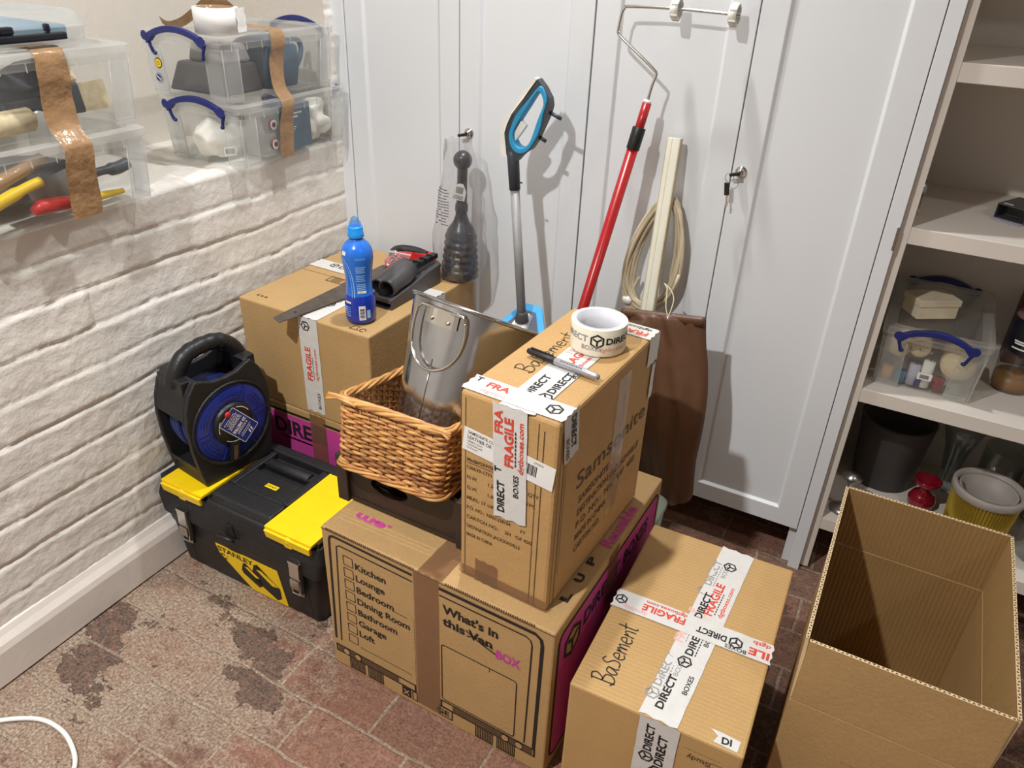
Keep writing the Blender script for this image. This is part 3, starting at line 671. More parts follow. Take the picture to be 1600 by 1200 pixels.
F = frame((0.132, -0.002, hs+0.0009), (0, 1, 0), (-1, 0, 0)); tape_strip(mb, F, 0.35, 0.060, 0, amp=0.0008, seed=12)
for a, b_, c in (('L', 0.026, 0.034), ('L', 0.052, 0.006)):
    cube_logo(mb, b_, c+0.006, 0.012, 1, F, 0.0012); mb.text('DIRECT', F, 1, 0.0135, 0.028, x=b_+0.016, y=c, z=0.0012, width=0.072)
mb.text('BOXES', F, 1, 0.009, 0.012, x=0.092, y=-0.0+0.003, z=0.0012, width=0.03) if False else None
mb.text('BOXES', F, 1, 0.0085, 0.01, x=0.128, y=0.001, z=0.0013, width=0.036)
mb.text('FRAGILE', F, 2, 0.015, 0.03, x=0.150, y=0.026, z=0.0012, width=0.09); mb.text('dgtboxes.com', F, 2, 0.008, 0.012, x=0.152, y=0.010, z=0.0012, width=0.085)
mb.text('FRAGILE', F, 4, 0.012, 0.02, x=0.20, y=0.044, z=0.0012, width=0.07)
F = frame((-0.001, 0.004, hs+0.0018), (1, 0, 0), (0, 1, 0)); tape_strip(mb, F, ws+0.001, 0.046, 0, amp=0.0008, seed=13)
mb.text('FRA', F, 2, 0.015, 0.03, x=0.030, y=0.022, z=0.0012, width=0.040); mb.text('dgtbo', F, 4, 0.009, 0.012, x=0.028, y=0.006, z=0.0012, width=0.045); mb.text('T', F, 1, 0.012, 0.03, x=0.006, y=0.03, z=0.0012)
cube_logo(mb, 0.150, 0.024, 0.0125, 1, F, 0.0012); 
F = frame((ws+0.0016, 0.050, hs+0.002), (0, 0, -1), (0, 1, 0)); F = frame((ws+0.0016, 0.008, hs+0.0018), (0.0, 0.12, -1), (0, 1, 0.12)); tape_strip(mb, F, 0.085, 0.046, 0, amp=0.0014, seed=14)
mb.text('DIRECT', F, 1, 0.015, 0.03, x=0.006, y=0.022, z=0.002, width=0.062); mb.text('BOXES', F, 1, 0.009, 0.012, x=0.040, y=0.006, z=0.002, width=0.040)
F = frame((-0.0012, 0.05, hs+0.0015), (0, 0, -1), (0, -1, 0)); tape_strip(mb, F, 0.07, 0.046, 0, amp=0.002, seed=15)
# rear cross strip and its corner drop
F = frame((ws, ds-0.002, hs+0.001), (-1, 0, 0), (0, -1, 0)); tape_strip(mb, F, ws*0.72, 0.046, 0, amp=0.0006, seed=16); mb.text('FRAG', F, 2, 0.015, 0.03, x=0.01, y=0.024, z=0.0012, width=0.055); mb.text('dgtboxes', F, 1, 0.009, 0.01, x=0.01, y=0.008, z=0.0012, width=0.06)
F = frame((ws+0.0012, ds-0.048, hs+0.0012), (0, 0, -1), (0, 1, 0)); tape_strip(mb, F, 0.055, 0.046, 0, amp=0.0016, seed=17)
F = frame((ws+0.0016, ds-0.022, hs-0.06), (0, 0, -1), (0, 1, 0)); tape_strip(mb, F, 0.07, 0.016, 0, amp=0.002, seed=18)
lab(mb.build('printed_tape', TM, t), 'white parcel tape printed FRAGILE, DIRECT and BOXES')
mb = MB(); F = frame((0.005, -0.0012, 0.268), (1, 0, -0.10), (0.10, 0, 1)); mb.box(0, 0.165, 0, 0.044, 0, 0.0004, 0, F)
F2 = F @ Matrix.Translation((0, 0, 0.0006))
mb.text('SAMSONITE CLA', F2, 1, 0.0058, 0.012, x=0.008, y=0.034, width=0.052); mb.text('LEATHER OR', F2, 1, 0.0065, 0.014, x=0.008, y=0.0245, width=0.045)
for k in range(3): mb.text(('URBAN 2DX1', 'TAN/GINGER', 'COGNAC')[k], F2, 1, 0.0036, 0.0, x=0.008, y=0.018-k*0.006)
for k in range(13): mb.rect(0.104+k*0.0024, 0.012, 0.104+k*0.0024+(0.0013 if k % 3 else 0.0019), 0.032, 1, F2)
mb.text('2750SX', F2, 1, 0.004, 0.0, x=0.128, y=0.036)
lab(mb.build('shipping_label', [M_LABEL, M_INK], t), 'white label with product lines and barcode')
mb = MB(); F = FR(ws, ds, hs, 'right')
for x in (0.205,): tape_strip(mb, F @ Matrix.Translation((x, 0.15, 0)) @ Matrix.Rotation(pi/2, 4, 'Z') @ Matrix.Translation((0, -0.05, 0)), 0.20, 0.050, 0, amp=0.0012, seed=21)
tape_strip(mb, F @ Matrix.Translation((0.21, 0.06, 0)) @ Matrix.Rotation(pi/2, 4, 'Z') @ Matrix.Translation((0, -0.05, 0)), 0.085, 0.050, 0, amp=0.0012, seed=22)
lab(mb.build('clear_tape', M_TAPEC, t), 'shiny clear tape on the side')
mb = MB(); F = FR(ws, ds, hs, 'front'); tape_strip(mb, F @ Matrix.Translation((0.0, 0.001, 0)), ws, 0.022, 0, seed=23); tape_strip(mb, F @ Matrix.Translation((0.078, 0.0, 0)) @ Matrix.Rotation(pi/2, 4, 'Z'), 0.048, 0.046, 0, seed=24)
lab(mb.build('brown_tape', M_TAPEB, t), 'brown tape along the bottom edge')
def hand(mb, strokes, M, w, h, wd, mat, adv=1.0, jig=0.0):
    for ox, st in strokes:
        for s in st: mb.stroke([((ox+p[0])*w, p[1]*h) for p in smooth_path([(q[0], q[1], 0) for q in s], 4)], wd, mat, M)
_e = [[(0.0, 0.25), (0.45, 0.3), (0.4, 0.5), (0.15, 0.5), (0.0, 0.2), (0.2, 0.0), (0.5, 0.08)]]
_n = [[(0.0, 0.0), (0.05, 0.5), (0.1, 0.3), (0.3, 0.5), (0.45, 0.4), (0.5, 0.0)]]
_m = [[(0.0, 0.0), (0.05, 0.5), (0.1, 0.3), (0.25, 0.5), (0.35, 0.35), (0.38, 0.05), (0.42, 0.35), (0.6, 0.5), (0.7, 0.3), (0.74, 0.0)]]
BASEMENT = [(0.0, [[(0.1, -0.1), (0.05, 1.0)], [(-0.08, 0.95), (0.35, 1.05), (0.55, 0.85), (0.3, 0.55), (0.1, 0.5)], [(0.1, 0.5), (0.6, 0.45), (0.65, 0.15), (0.3, -0.05), (-0.1, 0.08)]]),
            (0.8, [[(0.5, 0.5), (0.15, 0.5), (0.0, 0.2), (0.2, 0.0), (0.45, 0.3), (0.5, 0.5), (0.48, 0.15), (0.6, 0.0)]]),
            (1.5, [[(0.55, 0.8), (0.25, 0.9), (0.1, 0.65), (0.45, 0.4), (0.4, 0.1), (0.0, 0.05)]]),
            (2.2, _e), (2.85, _m), (3.75, _e), (4.4, _n), (5.05, [[(0.15, 0.95), (0.12, 0.1), (0.3, 0.0)], [(-0.1, 0.55), (0.45, 0.65)]])]
mb = MB(); F = frame((0.062, 0.105, hs+0.0009), (0, 1, 0), (-1, 0, 0)); hand(mb, BASEMENT, F, 0.0295, 0.030, 0.0016, 0)
lab(mb.build('handwriting', M_PEN, t), 'the word Basement in black marker')
# ---- smaller taped box (front right)
wr, dr, hr = 0.280, 0.445, 0.315
t = thing('cardboard_box', 'kraft box with a cross of white FRAGILE tape and "Basement" in marker, on the floor', 'cardboard box', (1.097, -0.838, 0), (0, 0, radians(1.6)), 'cardboard moving boxes')
RB = t
carton_body(wr, dr, hr, t, M_KRAFT_F)
mb = MB(); F = frame((0.178, 0.0, hr+0.0006), (0, 1, 0), (-1, 0, 0)); F = F @ Matrix.Rotation(-0.06, 4, 'Z'); tape_strip(mb, F, dr-0.004, 0.062, 0, amp=0.0007, seed=31)
tape_pattern(mb, F, dr-0.004, 0.06, 0.115, 0.002); tape_pattern(mb, F, dr-0.004, 0.06, 0.03, 0.026, ghost=True, z=0.0007)
cube_logo(mb, 0.215, 0.045, 0.0115, 1, F, 0.0012); mb.text('DIRECT', F, 1, 0.0135, 0.028, x=0.232, y=0.039, z=0.0012, width=0.07)
mb.text('BOXES', F, 1, 0.0085, 0.01, x=0.065, y=0.008, z=0.0013, width=0.04); mb.text('DIRECT', F, 1, 0.013, 0.028, x=0.02, y=0.032, z=0.0013, width=0.072)
F = frame((0.184, -0.0008, hr-0.20), (0, 0, 1), (-1, 0, 0)); tape_strip(mb, F, 0.20, 0.064, 0, amp=0.0012, seed=32)
cube_logo(mb, 0.112, 0.044, 0.0115, 1, F, 0.0016); mb.text('DIRECT', F, 1, 0.0135, 0.028, x=0.127, y=0.038, z=0.0016, width=0.062)
cube_logo(mb, 0.085, 0.022, 0.0135, 1, F, 0.0016); mb.text('DIRECT', F, 1, 0.0145, 0.03, x=0.102, y=0.016, z=0.0016, width=0.072); mb.text('FRAGILE', F, 4, 0.014, 0.03, x=0.01, y=0.036, z=0.0016, width=0.07)
F = frame((0.0, 0.236, hr+0.0014), (1, 0, 0), (0, 1, 0)); F = frame((wr+0.0, 0.236, hr+0.0014), (-1, 0, 0), (0, -1, 0)); tape_strip(mb, F, wr, 0.046, 0, amp=0.0006, seed=33)
mb.text('FRAGILE', F, 2, 0.015, 0.03, x=-0.04+0.055-0.015, y=0.02, z=0.0012, width=0.001) if False else None
mb.text('ILE', F, 2, 0.016, 0.03, x=0.003, y=0.023, z=0.0012, width=0.034); mb.text('dgtb', F, 2, 0.009, 0.012, x=0.004, y=0.035-0.03, z=0.0012, width=0.03)
cube_logo(mb, 0.060, 0.026, 0.0115, 1, F, 0.0012); mb.text('DIRECT', F, 1, 0.0135, 0.028, x=0.076, y=0.020, z=0.0012, width=0.052)
mb.text('BOXES', F, 1, 0.0085, 0.01, x=0.040, y=0.0355, z=0.0012, width=0.036)
mb.text('FRAGILE', F, 2, 0.015, 0.03, x=0.150, y=0.016, z=0.0012, width=0.078); mb.text('dgtboxes.com', F, 2, 0.0085, 0.012, x=0.150, y=0.005, z=0.0012, width=0.075); mb.text('dgtshop', F, 4, 0.009, 0.01, x=0.215, y=0.034, z=0.0012, width=0.045)
cube_logo(mb, wr-0.012, 0.024, 0.0105, 1, F, 0.0012)
F = frame((-0.0008, 0.236, hr), (0, 0, -1), (0, -1, 0)); tape_strip(mb, F, 0.06, 0.046, 0, seed=34); F = frame((wr+0.0008, 0.190, hr), (0, 0, -1), (0, 1, 0)); tape_strip(mb, F, 0.06, 0.046, 0, seed=35)
F = frame((0.232, 0.006, hr+0.0008), (1, 0.12, 0), (-0.12, 1, 0)); mb.add([(0, 0, 0), (0.036, -0.006, 0), (0.040, 0.014, 0), (0.012, 0.02, 0), (-0.006, 0.022, 0), (0.006, 0.012, 0)], [(0, 1, 2, 3, 4, 5)], 0, False, F); mb.text('DI', F, 1, 0.012, 0.03, x=0.012, y=0.001, z=0.0005)
lab(mb.build('printed_tape', TM, t), 'cross of white tape printed FRAGILE, DIRECT and BOXES')
mb = MB(); F = frame((0.062, 0.028, hr+0.0009), (0, 1, 0), (-1, 0, 0)); hand(mb, BASEMENT, F, 0.0245, 0.036, 0.0022, 0)
lab(mb.build('handwriting', M_PEN, t), 'the word Basement in black marker')
mb = MB(); F = frame((wr-0.02, -0.0008, hr-0.03), (-1, 0, 0), (0, 0, -1))
mb.text('Study', F, 0, 0.011, 0.008, x=0.025, y=0.012, width=0.035); mb.stroke(rrect(0.003, 0.024, 0.010, 0.024, 0.004, 3), 0.001, 0, F, True)
for q in range(16): mb.rect(0.012+q*0.0035, 0.0, 0.0138+q*0.0035, 0.0009, 0, F)
lab(mb.build('printed_marks', [M_INK2], t), 'faint upside-down print reading Study')
for yy in (0.10, 0.345): mb = MB(); mb.box(0.004, wr-0.004, yy-0.0008, yy+0.0008, hr-0.001, hr+0.0002); mb.build('flap_crease', M_KRAFT_OLD, t)
# ---- open empty box, flaps up
wo, do, ho, fl, th = 0.278, 0.436, 0.315, 0.135, 0.005
t = thing('cardboard_box', 'empty open cardboard box with its flaps standing up, nearest the shelves', 'cardboard box', (1.4145, -0.688, 0), (0, 0, 0), 'cardboard moving boxes')
mb = MB()
def wallp(mb, o_, i_, z0, z1): pass
# walls: outside face kraft, inside fluted
mb.box(0, wo, 0, do, 0.0, 0.004, 0)
mb.box(0, wo, 0, th, 0.004, ho); mb.box(0, wo, do-th, do, 0.004, ho); mb.box(0, th, th, do-th, 0.004, ho); mb.box(wo-th, wo, th, do-th, 0.004, ho)
mb.build('box_body', M_KRAFT, t, bevel=0.0012)
mb = MB(); e = 0.0006
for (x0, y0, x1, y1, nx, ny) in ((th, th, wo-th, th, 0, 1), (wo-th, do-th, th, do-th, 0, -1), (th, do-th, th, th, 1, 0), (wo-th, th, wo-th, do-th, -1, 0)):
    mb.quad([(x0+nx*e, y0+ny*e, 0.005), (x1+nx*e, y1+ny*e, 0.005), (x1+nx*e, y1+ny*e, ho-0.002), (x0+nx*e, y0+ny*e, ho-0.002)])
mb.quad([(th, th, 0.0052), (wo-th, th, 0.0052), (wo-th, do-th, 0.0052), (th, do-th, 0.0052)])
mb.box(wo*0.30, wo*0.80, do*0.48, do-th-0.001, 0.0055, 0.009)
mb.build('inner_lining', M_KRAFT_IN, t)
def flap(side, lean):
    mb = MB(); n = 2
    L = wo if side in ('front', 'back') else do
    L0, L1 = 0.002, L-0.002
    mb.box(L0, L1, -th/2, th/2, 0.0015, fl, 0); mb.quad([(L0+0.001, th/2+0.0004, 0.003), (L1-0.001, th/2+0.0004, 0.003), (L1-0.001, th/2+0.0004, fl-0.001), (L0+0.001, th/2+0.0004, fl-0.001)][::-1], 1)
    # corrugation showing on the cut edges
    def edge(a, b, M_):
        d = b-a; k = int(abs(d)/0.0062)
        mb.rect(a, -th/2-0.0002, b, th/2+0.0002, 2, M_)
        for q in range(k):
            s = a+d*(q+0.1)/k; r = d*0.8/k; up = q % 2
            mb.quad([(s, -0.0017 if up else -0.0019, 0.0004), (s+r, -0.0017 if up else -0.0019, 0.0004), (s+r/2, 0.0017, 0.0004)] if up else [(s, 0.0017, 0.0004), (s+r/2, -0.0017, 0.0004), (s+r, 0.0017, 0.0004)], 3, M_)
    edge(L0, L1, frame((0, 0, fl+0.0003), (1, 0, 0), (0, 1, 0)))
    edge(0.003, fl-0.001, frame((L1+0.0003, 0, 0), (0, 0, 1), (0, 1, 0)) @ Matrix.Scale(1, 4)); edge(0.003, fl-0.001, frame((L0-0.0003, 0, 0), (0, 0, 1), (0, -1, 0)))
    o = mb.build('flap', [M_KRAFT, M_KRAFT_IN, M_KRAFT_EDGE, M_KRAFT_DK], t)
    R = {'front': ((0, th/2, ho), 0), 'back': ((wo, do-th/2, ho), pi), 'left': ((th/2, do, ho), -pi/2), 'right': ((wo-th/2, 0, ho), pi/2)}[side]
    o.location = R[0]; o.rotation_euler = (lean, 0, R[1])
    return o
flap('front', 0.02); flap('back', 0.0); flap('left', 0.035); flap('right', 0.03)
mb = MB(); F = FR(wo, do, ho, 'front'); 
for q in range(24): mb.rect(0.10+q*0.0036, 0.225-q*0.0002, 0.1018+q*0.0036, 0.2258-q*0.0002, 0, F)
mb.build('printed_marks', M_INK2, t)
# ================================================================== TOOLBOX
t = thing('toolbox', 'black toolbox with yellow lid pads standing on the floor against the brick wall', 'toolbox', (0.006, -0.752, 0))
def ring(x0, x1, y0, y1, z, r=0.014): return [(p[0], p[1], z) for p in rrect(x0, x1, y0, y1, r, 4)]
mb = MB(); mb.loft([ring(0.036, 0.452, 0.020, 0.232, 0.0, 0.012), ring(0.032, 0.456, 0.017, 0.235, 0.006), ring(0.020, 0.468, 0.006, 0.246, 0.142)])
for x in (0.070, 0.434): mb.add([(x-0.002, 0.0165, 0.004), (x+0.002, 0.0165, 0.004), (x+0.002, 0.0045, 0.142), (x-0.002, 0.0045, 0.142), (x-0.002, 0.0195, 0.004), (x+0.002, 0.0195, 0.004), (x+0.002, 0.008, 0.142), (x-0.002, 0.008, 0.142)], [(0, 1, 2, 3), (0, 3, 7, 4), (1, 5, 6, 2), (3, 2, 6, 7)])
mb.build('body', M_BLK, t, bevel=0.002, angle=50)
mb = MB(); mb.loft([ring(0.018, 0.470, 0.004, 0.248, 0.1435), ring(0.006, 0.482, -0.002, 0.250, 0.156), ring(-0.002, 0.490, -0.001, 0.250, 0.20), ring(0.004, 0.484, 0.006, 0.246, 0.236, 0.02), ring(0.012, 0.476, 0.014, 0.238, 0.240, 0.02)])
mb.loft([ring(0.165, 0.345, 0.010, 0.070, 0.238, 0.006), ring(0.168, 0.342, 0.020, 0.066, 0.256, 0.006)])
mb.loft([ring(0.010, 0.478, 0.206, 0.243, 0.238, 0.008), ring(0.020, 0.468, 0.210, 0.236, 0.258, 0.008)])
mb.box(0.170, 0.340, 0.068, 0.140, 0.238, 0.2525); mb.box(0.166, 0.186, 0.07, 0.208, 0.238, 0.256); mb.box(0.326, 0.344, 0.07, 0.208, 0.238, 0.256)
mb.box(0.008, 0.165, 0.012, 0.206, 0.236, 0.2505); mb.box(0.345, 0.480, 0.012, 0.206, 0.236, 0.2505)
mb.build('lid', M_BLKT, t, bevel=0.0035, angle=35)
mb = MB(); mb.tube([(0.195, 0.172, 0.250), (0.320, 0.172, 0.250)], 0.0135, 14); mb.box(0.188, 0.198, 0.160, 0.184, 0.238, 0.256); mb.box(0.318, 0.328, 0.160, 0.184, 0.238, 0.256)
mb.build('handle', M_BLKT, t, bevel=0.0015)
for x0, x1 in ((0.036, 0.163), (0.348, 0.476)):
    mb = MB(); mb.box(x0, x1, -0.006, 0.206, 0.2508, 0.2575)
    P = [(x0+0.002, -0.0), (x0+0.004, 0.02), (x0+0.03, 0.021), ((x0+x1)/2-0.012, 0.021), ((x0+x1)/2-0.008, 0.027), ((x0+x1)/2+0.008, 0.027), ((x0+x1)/2+0.012, 0.021), (x1-0.03, 0.021), (x1-0.004, 0.02), (x1-0.002, 0.0)]
    mb.prism(P, 0.006, 0, frame((0, -0.006, 0.2515), (1, 0, 0), (0, 0.15, -1)) @ Matrix.Translation((0, 0, -0.006)))
    for q in range(5): mb.box(x0+0.03, x1-0.03, 0.05+q*0.028, 0.052+q*0.028, 0.257, 0.2585)
    mb.blob(((x0+x1)/2, -0.006, 0.243), (0.013, 0.006, 0.011), 0, 2, amp=0)
    lab(mb.build('lid_pad', M_YEL, t, bevel=0.0025), 'yellow organiser lid pad')
for x in (0.083, 0.420):
    mb = MB(); F = frame((x, -0.002, 0.142), (1, 0, 0), (0, 0.02, 1))
    mb.box(-0.017, 0.017, -0.050, 0.055, -0.006, 0.001, 2, F)
    mb.box(-0.0135, 0.0135, -0.030, 0.040, 0.001, 0.006, 0, F); mb.box(-0.0135, 0.0135, 0.002, 0.040, 0.006, 0.0085, 0, F); mb.box(-0.0125, 0.0125, -0.027, -0.002, 0.006, 0.011, 0, F)
    mb.box(-0.015, 0.015, 0.040, 0.046, 0.001, 0.009, 0, F); mb.tube([F @ Vector(p) for p in ((-0.011, -0.03, 0.006), (-0.011, -0.044, 0.006), (0.011, -0.044, 0.006), (0.011, -0.03, 0.006))], 0.0022, 6)
    mb.box(0.004, 0.018, -0.047, -0.040, 0.001, 0.005, 0, F)
    lab(mb.build('latch', [M_CHROME, M_CHROME, M_BLK], t, bevel=0.0008), 'chrome toggle latch')
mb = MB(); mb.tube([(0.231+0.021*cos(a*pi/12), -0.016-0.007*sin(a*pi/12), 0.176+0.009*sin(a*pi/12)) for a in range(24)], 0.0042, 8, closed=True)
mb.hexa([(0.214, -0.004, 0.170), (0.248, -0.004, 0.170), (0.248, 0.002, 0.170), (0.214, 0.002, 0.170)], [(0.222, -0.0045, 0.205), (0.240, -0.0045, 0.205), (0.240, 0.002, 0.205), (0.222, 0.002, 0.205)])
mb.build('padlock_loop', M_BLK, t, bevel=0.001)
F = frame((0.0, 0.0173, 0.004), (1, 0, 0), (0, -0.0112, 0.138))
mb = MB(); mb.prism([(0.160, 0.110), (0.166, 0.082), (0.226, 0.022), (0.250, 0.0), (0.360, 0.0), (0.350, 0.113)], 0.0008, 0, F @ Matrix.Translation((0, 0, 0.0004)))
F2 = F @ Matrix.Translation((0, 0, 0.0014))
mb.text('STANLEY', F2, 1, 0.0155, 0.03, x=0.165, y=0.090, width=0.110); mb.text('49', F2, 1, 0.009, 0.02, x=0.170, y=0.076); mb.text('cm', F2, 1, 0.005, 0.01, x=0.186, y=0.076); mb.text('19"', F2, 1, 0.008, 0.02, x=0.176, y=0.064)
def mini_box(ox, oy, s):
    Q = lambda pts: [(ox+p[0]*s, oy+p[1]*s) for p in pts]
    for pts, m in (([(0, 0.55), (0.18, 1.0), (0.32, 1.0), (1.0, 0.45), (0.98, 0.05), (0.8, -0.1), (0.06, 0.35)], 1), ([(0.22, 0.82), (0.4, 0.86), (0.95, 0.48), (0.72, 0.42)], 0), ([(0.2, 0.98), (0.3, 1.05), (0.62, 0.78), (0.5, 0.74)], 1)):
        mb.add([(*p, 0.0002 if m else 0.0004) for p in Q(pts)], [tuple(range(len(pts)))], m, False, F2)
mini_box(0.262, 0.014, 0.084); mini_box(0.230, 0.026, 0.058)
mb.f and mb.build('sticker', [M_YEL, M_INK], t)
t['label'] = t['label']
mb = MB(); F = frame((0.236, 0.098, 0.2528), (1, 0, 0), (0, 1, 0)); mb.rect(0.012, 0.0, 0.046, 0.013, 0, F); mb.text('STANLEY', F, 1, 0.0055, 0.02, x=0.014, y=0.004, z=0.0004, width=0.030); mb.build('badge', [M_YEL, M_INK], t)
# ================================================================== CABLE REEL
t = thing('cable_reel', 'black and blue extension cable reel standing on the toolbox lid', 'cable reel', (0.108, -0.632, 0.2592), (0, 0, radians(-8)))
F = frame((0, 0, 0), (0, 1, 0), (0, 0, 1))
half = [(0.088, 0.0), (0.094, 0.03), (0.104, 0.10), (0.106, 0.165), (0.100, 0.205), (0.088, 0.238), (0.070, 0.262)]
topc = [(0.052, 0.256), (0.030, 0.247), (0.0, 0.244)]
out = half+topc+[(-p[0], p[1]) for p in topc[-2::-1]]+[(-p[0], p[1]) for p in half[::-1]]
mb = MB()
for n0, n1 in ((0.048, 0.062), (-0.062, -0.050)): mb.prism(out, n1-n0, 0, F @ Matrix.Translation((0, 0, n0)))
mb.box(-0.088, 0.088, 0.0, 0.030, -0.052, 0.050, 0, F)
for s in (-1, 1):   # shoulder covers between the side plates, and the slope down to the base
    prof = [(0.105*s, 0.172), (0.100*s, 0.205), (0.088*s, 0.238), (0.070*s, 0.262), (0.058*s, 0.258), (0.078*s, 0.232), (0.092*s, 0.20), (0.097*s, 0.172)]
    mb.prism(prof if s < 0 else prof[::-1], 0.10, 0, F @ Matrix.Translation((0, 0, -0.051)))
    prof = [(0.092*s, 0.028), (0.097*s, 0.052), (0.085*s, 0.030)]
    mb.prism(prof if s > 0 else prof[::-1], 0.10, 0, F @ Matrix.Translation((0, 0, -0.051)))
mb.build('frame', M_BLKT, t, bevel=0.004, angle=30)
mb = MB(); path = smooth_path([(-0.084, 0.236, 0), (-0.070, 0.270, 0), (-0.046, 0.296, 0), (-0.015, 0.304, 0), (0.020, 0.304, 0), (0.048, 0.294, 0), (0.070, 0.270, 0), (0.084, 0.238, 0)], 7)
rr = [0.017+(0.0022*abs(sin(i*0.62)) if 12 < i < 38 else 0.004*abs(i-25)/25) for i in range(len(path))]
mb.tube([F @ p for p in path], rr, 12)
for s in (-1, 1): mb.box(min(0.066*s, 0.092*s), max(0.066*s, 0.092*s), 0.215, 0.262, -0.045, 0.045, 0, F)
mb.build('carry_handle', M_BLK, t, bevel=0.003)
mb = MB(); Fd = F @ Matrix.Translation((0, 0.130, 0.0))
mb.lathe([(0.0, 0.058), (0.050, 0.0625), (0.058, 0.064), (0.090, 0.064), (0.094, 0.061), (0.0945, 0.05)], 48, 0, Fd)
for k in range(6):
    a0 = k*pi/3+0.25
    for r in (0.066, 0.073, 0.080): mb.stroke(arc(0, 0, r, a0, a0+0.55, 8), 0.0028, 0, Fd, False, 0.0665)
    mb.stroke([(0.058*cos(a0-0.2), 0.058*sin(a0-0.2)), (0.09*cos(a0-0.2), 0.09*sin(a0-0.2))], 0.004, 0, Fd, False, 0.0665)
lab(mb.build('drum_disc', M_BLUE, t), 'blue drum disc')
mb = MB(); mb.lathe([(0.101, 0.0615), (0.101, 0.066), (0.097, 0.067), (0.0945, 0.062)], 48, 0, Fd)
mb.build('drum_rim', M_BLKT, t)
mb = MB(); mb.lathe([(0.0, 0.073), (0.044, 0.073), (0.049, 0.070), (0.0505, 0.06)], 40, 0, Fd)
for a0, a1 in ((0.5, 1.4), (-2.3, -1.2), (2.6, 3.3)): mb.stroke(arc(0, 0, 0.042, a0, a1, 10), 0.0016, 1, Fd, False, 0.0735)
mb.blob((-0.016, 0.032, 0.074), (0.0075, 0.0075, 0.004), 2, 2, amp=0, M=Fd)
Fl = Fd @ Matrix.Translation((0.004, -0.002, 0.0742)) @ frame((0, 0, 0), (-0.77, -0.64, 0), (0.64, -0.77, 0))
P = rrect(-0.0255, 0.0255, -0.040, 0.050, 0.003, 3); mb.add([(*p, 0) for p in P], [tuple(range(len(P)))], 3, False, Fl); mb.stroke(P, 0.0014, 1, Fl, True, 0.0003)
Fm = Fl @ Matrix.Translation((0, 0, 0.0005))
mb.text('20 METRE', Fm, 1, 0.0088, 0.035, 'C', x=0, y=0.002, width=0.044); mb.text('4 SOCKET', Fm, 1, 0.0062, 0.022, 'C', x=0, y=0.0135, width=0.036)
for y, a_, b__ in ((-0.007, -0.02, 0.02), (-0.011, -0.02, 0.018), (-0.015, -0.02, 0.02), (-0.019, -0.018, 0.014), (-0.024, -0.02, 0.016), (-0.029, -0.016, 0.02), (0.026, -0.018, 0.016), (0.031, -0.014, 0.018)):
    x = a_
    while x < b__: d = random.uniform(0.003, 0.008); mb.rect(x, y, min(x+d, b__), y+0.0018, 1, Fm); x += d+0.0012
for k in range(2): mb.quad([(-0.012+k*0.007, 0.036, 0), (-0.0085+k*0.007, 0.036, 0), (-0.0055+k*0.007, 0.046, 0), (-0.009+k*0.007, 0.046, 0)], 1, Fm)
mb.build('hub', [M_BLK, M_LABEL, M_REDP, M_BLUE], t)
mb = MB(); Fh = Fd @ Matrix.Translation((-0.012, -0.066, 0.066)) @ Matrix.Rotation(-0.15, 4, 'Z'); mb.box(-0.010, 0.010, -0.026, 0.022, 0.0, 0.010, 0, Fh); mb.box(-0.005, 0.005, -0.02, 0.014, 0.010, 0.0106, 1, Fh); mb.build('winding_knob', [M_BLK, M_INK2], t, bevel=0.0015)
mb = MB()
for k in range(6):
    n0 = -0.040+k*0.0155; r = 0.080+0.005*((k*7) % 3)/2
    mb.tube([Fd @ Vector((r*cos(a*pi/24), r*sin(a*pi/24)*1.0, n0+0.003*sin(a*pi/24+k))) for a in range(48)], 0.0078, 8, closed=True)
for k in range(5):
    n0 = -0.032+k*0.0155; mb.tube([Fd @ Vector((0.068*cos(a*pi/20), 0.068*sin(a*pi/20), n0)) for a in range(40)], 0.0078, 6, closed=True)
mb.lathe([(0.058, -0.045), (0.058, 0.047)], 32, 0, Fd)
lab(mb.build('wound_cable', M_CABLE, t), 'blue cable wound on the drum')
# ================================================================== CRATE, BASKET, METAL TUB
t = thing('wooden_crate', 'dark stained wooden crate with hand hole under the wicker basket', 'crate', (0.531, -0.716, 0.3762), (0, 0, radians(-1.0)))
cw, cd, ch = 0.302, 0.275, 0.108
def holed_panel(mb, x0, x1, z0, z1, hx, hz, rx, rz, y0, y1, M=None, n=40):
    I = []; O = []
    for k in range(n):
        a = 2*pi*k/n; c, s_ = cos(a), sin(a); I.append((hx+rx*c, hz+rz*s_))
        k_ = min(((x1-hx) if c > 0 else (hx-x0))/max(abs(c), 1e-6), ((z1-hz) if s_ > 0 else (hz-z0))/max(abs(s_), 1e-6)); O.append((hx+c*k_, hz+s_*k_))
    vs = [(p[0], y0, p[1]) for p in O]+[(p[0], y0, p[1]) for p in I]+[(p[0], y1, p[1]) for p in O]+[(p[0], y1, p[1]) for p in I]
    fs = []
    for k in range(n):
        l = (k+1) % n; fs += [(k, l, n+l, n+k), (2*n+l, 2*n+k, 3*n+k, 3*n+l), (n+k, n+l, 3*n+l, 3*n+k), (l, k, 2*n+k, 2*n+l)]
    mb.add(vs, fs, 0, False, M)
mb = MB(); holed_panel(mb, 0.022, cw-0.022, 0.004, ch-0.004, 0.120, 0.062, 0.043, 0.019, 0.010, 0.022); mb.build('front_board', M_DWOOD, t)
mb = MB(); mb.box(0.022, cw-0.022, cd-0.022, cd-0.010, 0.004, ch-0.004); mb.build('back_board', M_DWOOD, t)
for x in (0.006, cw-0.018): mb = MB(); mb.box(x, x+0.012, 0.02, cd-0.02, 0.004, ch-0.004); mb.build('side_board', M_DWOOD, t)
